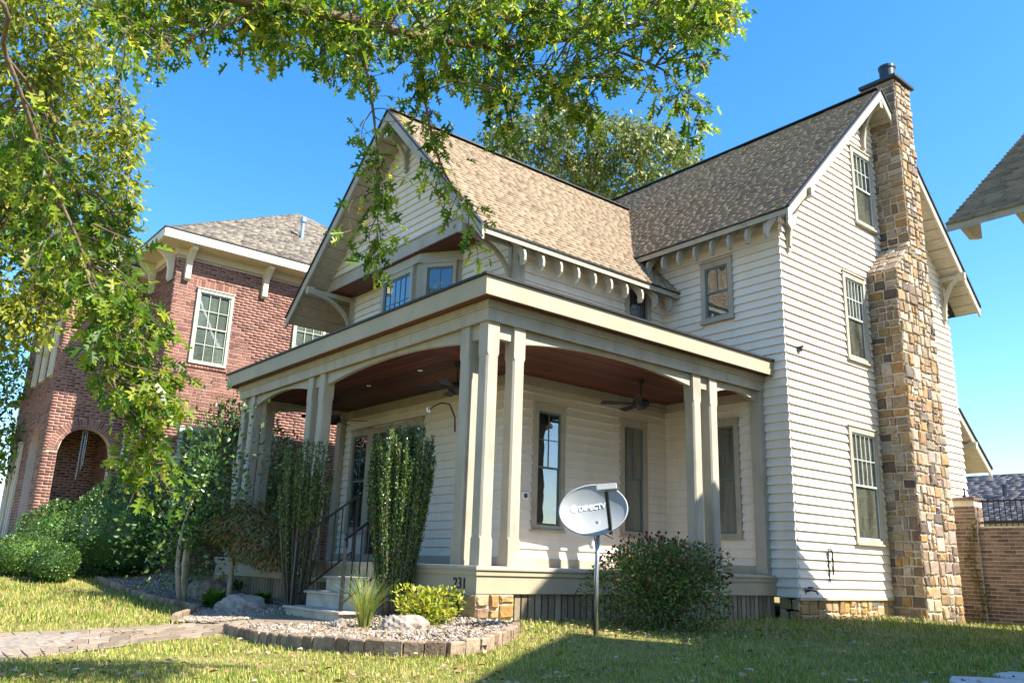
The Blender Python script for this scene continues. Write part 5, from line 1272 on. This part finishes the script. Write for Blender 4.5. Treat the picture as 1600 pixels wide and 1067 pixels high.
# ------------------------------------------------------------------ trees
def curve3(P, n=14):
    P = np.array(P, float); k = len(P); out = []
    Q = np.vstack([2*P[0]-P[1], P, 2*P[-1]-P[-2]])
    for i in range(k-1):
        for t in np.linspace(0, 1, n, endpoint=False):
            a, b, c, d = Q[i], Q[i+1], Q[i+2], Q[i+3]
            out.append(.5*((2*b)+(c-a)*t+(2*a-5*b+4*c-d)*t*t+(3*b-a-3*c+d)*t**3))
    out.append(P[-1]); return np.array(out)
class Tree:
    def __init__(s, root): s.root = root; s.limbs = []; s.P = []; s.A = []; s.N = []; s.twig = MB()
    def limb(s, pts, r0, r1, name='branch', mat='bark'):
        C = curve3(pts, 6); n = len(C)
        MB().tube([tuple(p) for p in C], [r0+(r1-r0)*i/(n-1) for i in range(n)], 7).build(name, M[mat], s.root, smooth=True)
        s.limbs.append(C); return C
    def spray(s, a, b, nl, spread=.16, droop=.12, r=.006, leafend=.3):
        """a twig from a to b with leaves on side shoots"""
        a, b = np.array(a), np.array(b); L = np.linalg.norm(b-a); w = rng.normal(0, .10, 3)*L; k = 6
        C = np.array([a*(1-t)+b*t+w*math.sin(t*math.pi)-np.array([0,0,droop*L*t*t]) for t in np.linspace(0,1,k+1)])
        s.twig.tube([tuple(p) for p in C], [r*(1-.75*i/k) for i in range(k+1)], 4, False)
        t = 1-leafend*0-(rng.random(nl)**1.25)*(1-0.12)
        base = np.stack([np.interp(t, np.linspace(0,1,k+1), C[:,i]) for i in range(3)], -1)
        d = unit((b-a)[None,:]/max(L,1e-6)*.6+rng.normal(0,.75,(nl,3))+np.array([0,0,-.45]))
        off = d*rng.uniform(.02,1.0,nl)[:,None]*spread
        s.P.append(base+off); s.A.append(unit(d+np.array([0,0,-.35])+rng.normal(0,.3,(nl,3)))); s.N.append(rng.normal(0,.6,(nl,3))+np.array([.25,-.1,.75]))
        for q, o in zip(base[::4], off[::4]): s.twig.tube([tuple(q), tuple(q+o)], r*.42, 3, False)
    def nearest(s, p, back=.0):
        best = None
        for C in s.limbs:
            d = np.linalg.norm(C-p, axis=1); i = int(d.argmin())
            if best is None or d[i] < best[0]: best = (d[i], C[max(0, i-int(back))])
        return best[1]
    def finish(s, tmpl, size, mat, name='crown'):
        P = np.concatenate(s.P); A = np.concatenate(s.A); N = np.concatenate(s.N); n = len(P)
        s.twig.build('twigs', M['bark'], s.root, kind='stuff')
        return scatter(name, tmpl[0], tmpl[1], P, A, N, size*rng.uniform(.5,1.4,n), M[mat], s.root)
def pts_in(poly, n):
    return sample_poly(poly, n)
# near oak: trunk stands just out of view to the left of the camera
ok_ = empty('oak_tree', (2.0,-8.6,-.1), 'oak tree whose leafy limbs hang across the top and left of the view', 'tree')
T = Tree(ok_)
F5 = lambda l: [far(*q) for q in l]
trunk_top = np.array([2.3,-8.3,4.6])
T.limb([(2.0,-8.6,-.3),(2.05,-8.55,1.5),(2.2,-8.4,3.2),trunk_top,(2.6,-8.0,6.5)], .24, .12, 'trunk')
T.limb([trunk_top]+F5([(60,-150,5.2),(250,-40,5.0),(420,6,5.0),(560,34,5.1),(650,56,5.2),(760,72,5.4),(900,60,5.6),(1020,35,5.8)]), .055, .008)
T.limb([trunk_top]+F5([(200,-200,5.4),(500,-90,5.6),(760,-40,5.8),(950,-20,6.0),(1120,10,6.2)]), .07, .010)
T.limb([trunk_top]+F5([(-80,-60,4.6),(10,90,4.7),(75,270,4.8),(130,400,4.8),(150,520,4.8),(180,610,4.8),(205,690,4.8)]), .013, .004)
T.limb(F5([(10,90,4.7),(60,160,5.0),(120,300,5.2),(150,380,5.3),(230,450,5.3)]), .010, .004)
T.limb(F5([(560,34,5.1),(575,120,5.0),(585,190,4.95),(592,270,4.9),(590,345,4.9)]), .012, .003)
T.limb(F5([(650,56,5.2),(662,130,5.2),(670,190,5.15),(690,260,5.1),(725,320,5.1),(755,370,5.1)]), .012, .003)
T.limb(F5([(900,60,5.6),(990,90,5.7),(1050,120,5.7),(1075,170,5.7)]), .012, .003)
T.limb(F5([(760,72,5.4),(840,120,5.4),(900,150,5.4)]), .012, .003)
T.limb(F5([(420,6,5.0),(350,40,4.9),(300,60,4.9),(250,70,4.8)]), .012, .003)
top_poly = [(175,-60),(165,60),(215,85),(270,70),(300,85),(345,80),(395,85),(440,82),(500,95),(540,120),(560,165),(600,110),(650,90),(690,120),(740,150),(800,160),(840,140),(870,150),(930,135),(985,115),(1010,100),(1040,60),(1090,100),(1130,60),(1165,15),(1150,-60)]
def fill(poly, n, t0, t1, nl, lo=.15, hi=.42, spread=.13):
    for x, y in pts_in(poly, n):
        p = far(x, y, rng.uniform(t0, t1)); q = T.nearest(p, 3); d = q-p; L = np.linalg.norm(d)
        a = p+d/max(L,1e-6)*min(L, rng.uniform(lo, hi)); T.spray(a, p, nl, spread)
        if L > .5 and rnd.random() < .5: T.twig.tube([tuple(q), tuple((q+a)/2+np.array([0,0,.05])), tuple(a)], [.007,.006,.005], 4, False)
fill(top_poly, 420, 4.8, 6.3, 15, spread=.125)
def along(path, n, nl, jit, spread=.12):
    C = curve3(F5(path), 8)
    for k in range(n):
        i = rnd.randrange(len(C)); p = C[i]+rng.normal(0, jit, 3)+np.array([0,0,-.05]); T.spray(C[max(0,i-2)], p, nl, spread, r=.004)
along([(565,60,5.1),(575,120,5.0),(585,190,4.95),(592,270,4.9),(590,345,4.9),(592,390,4.9)], 16, 7, .08)
along([(585,250,4.95),(592,290,4.9),(590,345,4.9),(592,385,4.9)], 15, 8, .07)
along([(650,90,5.2),(662,130,5.2),(670,190,5.15),(690,260,5.1),(725,320,5.1),(755,380,5.1)], 27, 8, .06)
along([(990,90,5.7),(1050,120,5.7),(1075,150,5.7),(1095,190,5.7)], 16, 9, .07)
along([(760,100,5.4),(790,150,5.4),(800,180,5.4)], 14, 9, .07)
along([(840,120,5.4),(900,150,5.4),(940,170,5.4)], 16, 9, .07)
along([(430,50,5.0),(440,75,4.9)], 6, 9, .06); along([(260,60,4.8),(250,85,4.8)], 5, 8, .05); along([(200,40,4.5),(190,90,4.5)], 4, 8, .04)
fill([(0,200),(70,170),(130,260),(190,330),(225,370),(245,420),(230,470),(120,470),(60,420),(0,360)], 70, 4.7, 5.4, 12)
fill([(120,455),(230,440),(262,500),(290,560),(310,620),(255,640),(205,620),(160,590),(135,540)], 62, 4.5, 5.1, 12)
fill([(170,610),(290,600),(255,690),(270,745),(232,740),(200,690)], 20, 4.5, 5.0, 10)
along([(180,610,4.8),(205,690,4.8),(235,720,4.8),(250,740,4.8)], 8, 9, .07)
T.finish(OAK, .068, 'oak_leaf')
# gold-green tree further left
gt_ = empty('gold_green_tree', (-6.6,-6.3,-.15), 'yellow-green tree standing behind the oak limbs at the left edge', 'tree')
T = Tree(gt_)
bt = np.array([-6.6,-6.3,-.2]); c_ = far(20,300,13.5)
T.limb([bt, bt+np.array([.1,.1,2.0]), np.array([c_[0]-.4,c_[1]-.6,3.4]), c_, c_+np.array([.1,.3,2.5])], .2, .05, 'trunk')
for q in ((60,120,13.2),(170,80,13.4),(190,200,13.2),(200,300,13),(120,420,12.8),(60,490,12.8),(-40,350,13.8),(-60,120,13.8),(20,20,13.5)):
    p = far(*q); s_ = T.nearest(p); T.limb([s_, (s_+p)/2+np.array([0,0,.25]), p], .045, .008)
fill_poly = [(-120,-60),(180,-60),(165,60),(150,100),(215,150),(232,190),(215,250),(222,330),(180,380),(120,420),(100,480),(70,540),(-120,560)]
for x, y in pts_in(fill_poly, 1150):
    p = far(x, y, rng.uniform(12.3, 14.6)); q = T.nearest(p); d = q-p; L = np.linalg.norm(d); T.spray(p+d/max(L,1e-6)*min(L,.4), p, 16, .24, r=.006)
T.finish(LEAF, .105, 'gold_leaf')
# darker small tree low at the left edge
dt_ = empty('small_dark_tree', (-15.5,-5.5,0), 'darker small-leaved tree low at the left edge before the pale house', 'tree')
T = Tree(dt_); b = np.array([-19.5,-4.6,0.0]); dt_.location = tuple(b); W[dt_.name] = tuple(b)
T.limb([b, b+np.array([0,0,1.5]), far(10,640,27)], .09, .03, 'trunk')
for x, y in pts_in([(-60,520),(60,540),(50,590),(35,640),(48,680),(20,730),(-60,760)], 110):
    p = far(x, y, rng.uniform(25.5, 28)); q = T.nearest(p); d = q-p; L = np.linalg.norm(d); T.spray(p+d/max(L,1e-6)*min(L,.6), p, 16, .4, r=.01)
T.finish(LEAF, .17, 'oak_leaf')
# airy tree behind the roofs
bg = far(925,330,34); bb = np.array([bg[0],bg[1],0.0])
bt_ = empty('airy_tree', tuple(bb), 'airy olive-leaved tree rising behind the valley of the roofs', 'tree'); T = Tree(bt_)
T.limb([bb, np.array([bb[0],bb[1],6.0]), far(925,330,34), far(915,200,34)], .28, .05, 'trunk')
for q in ((800,200,33),(850,170,34),(900,160,34),(960,180,35),(1020,200,34),(1080,240,34),(780,260,33.5),(1000,280,34),(880,240,35)):
    p = far(*q); s_ = T.nearest(p+np.array([0,0,-2.5])); T.limb([s_, (s_+p)/2+np.array([0,0,.3]), p], .06, .012)
pl = [(745,210),(770,185),(815,180),(850,165),(880,150),(910,158),(935,180),(985,178),(1030,190),(1070,215),(1105,235),(1085,262),(1040,290),(970,318),(900,310),(800,260),(750,235)]
for x, y in pts_in(pl, 800):
    p = far(x, y, rng.uniform(31.5, 36.5)); q = T.nearest(p); d = q-p; L = np.linalg.norm(d); T.spray(p+d/max(L,1e-6)*min(L,.9), p, 15, .42, r=.010)
T.finish(LEAF, .20, 'bgtree')
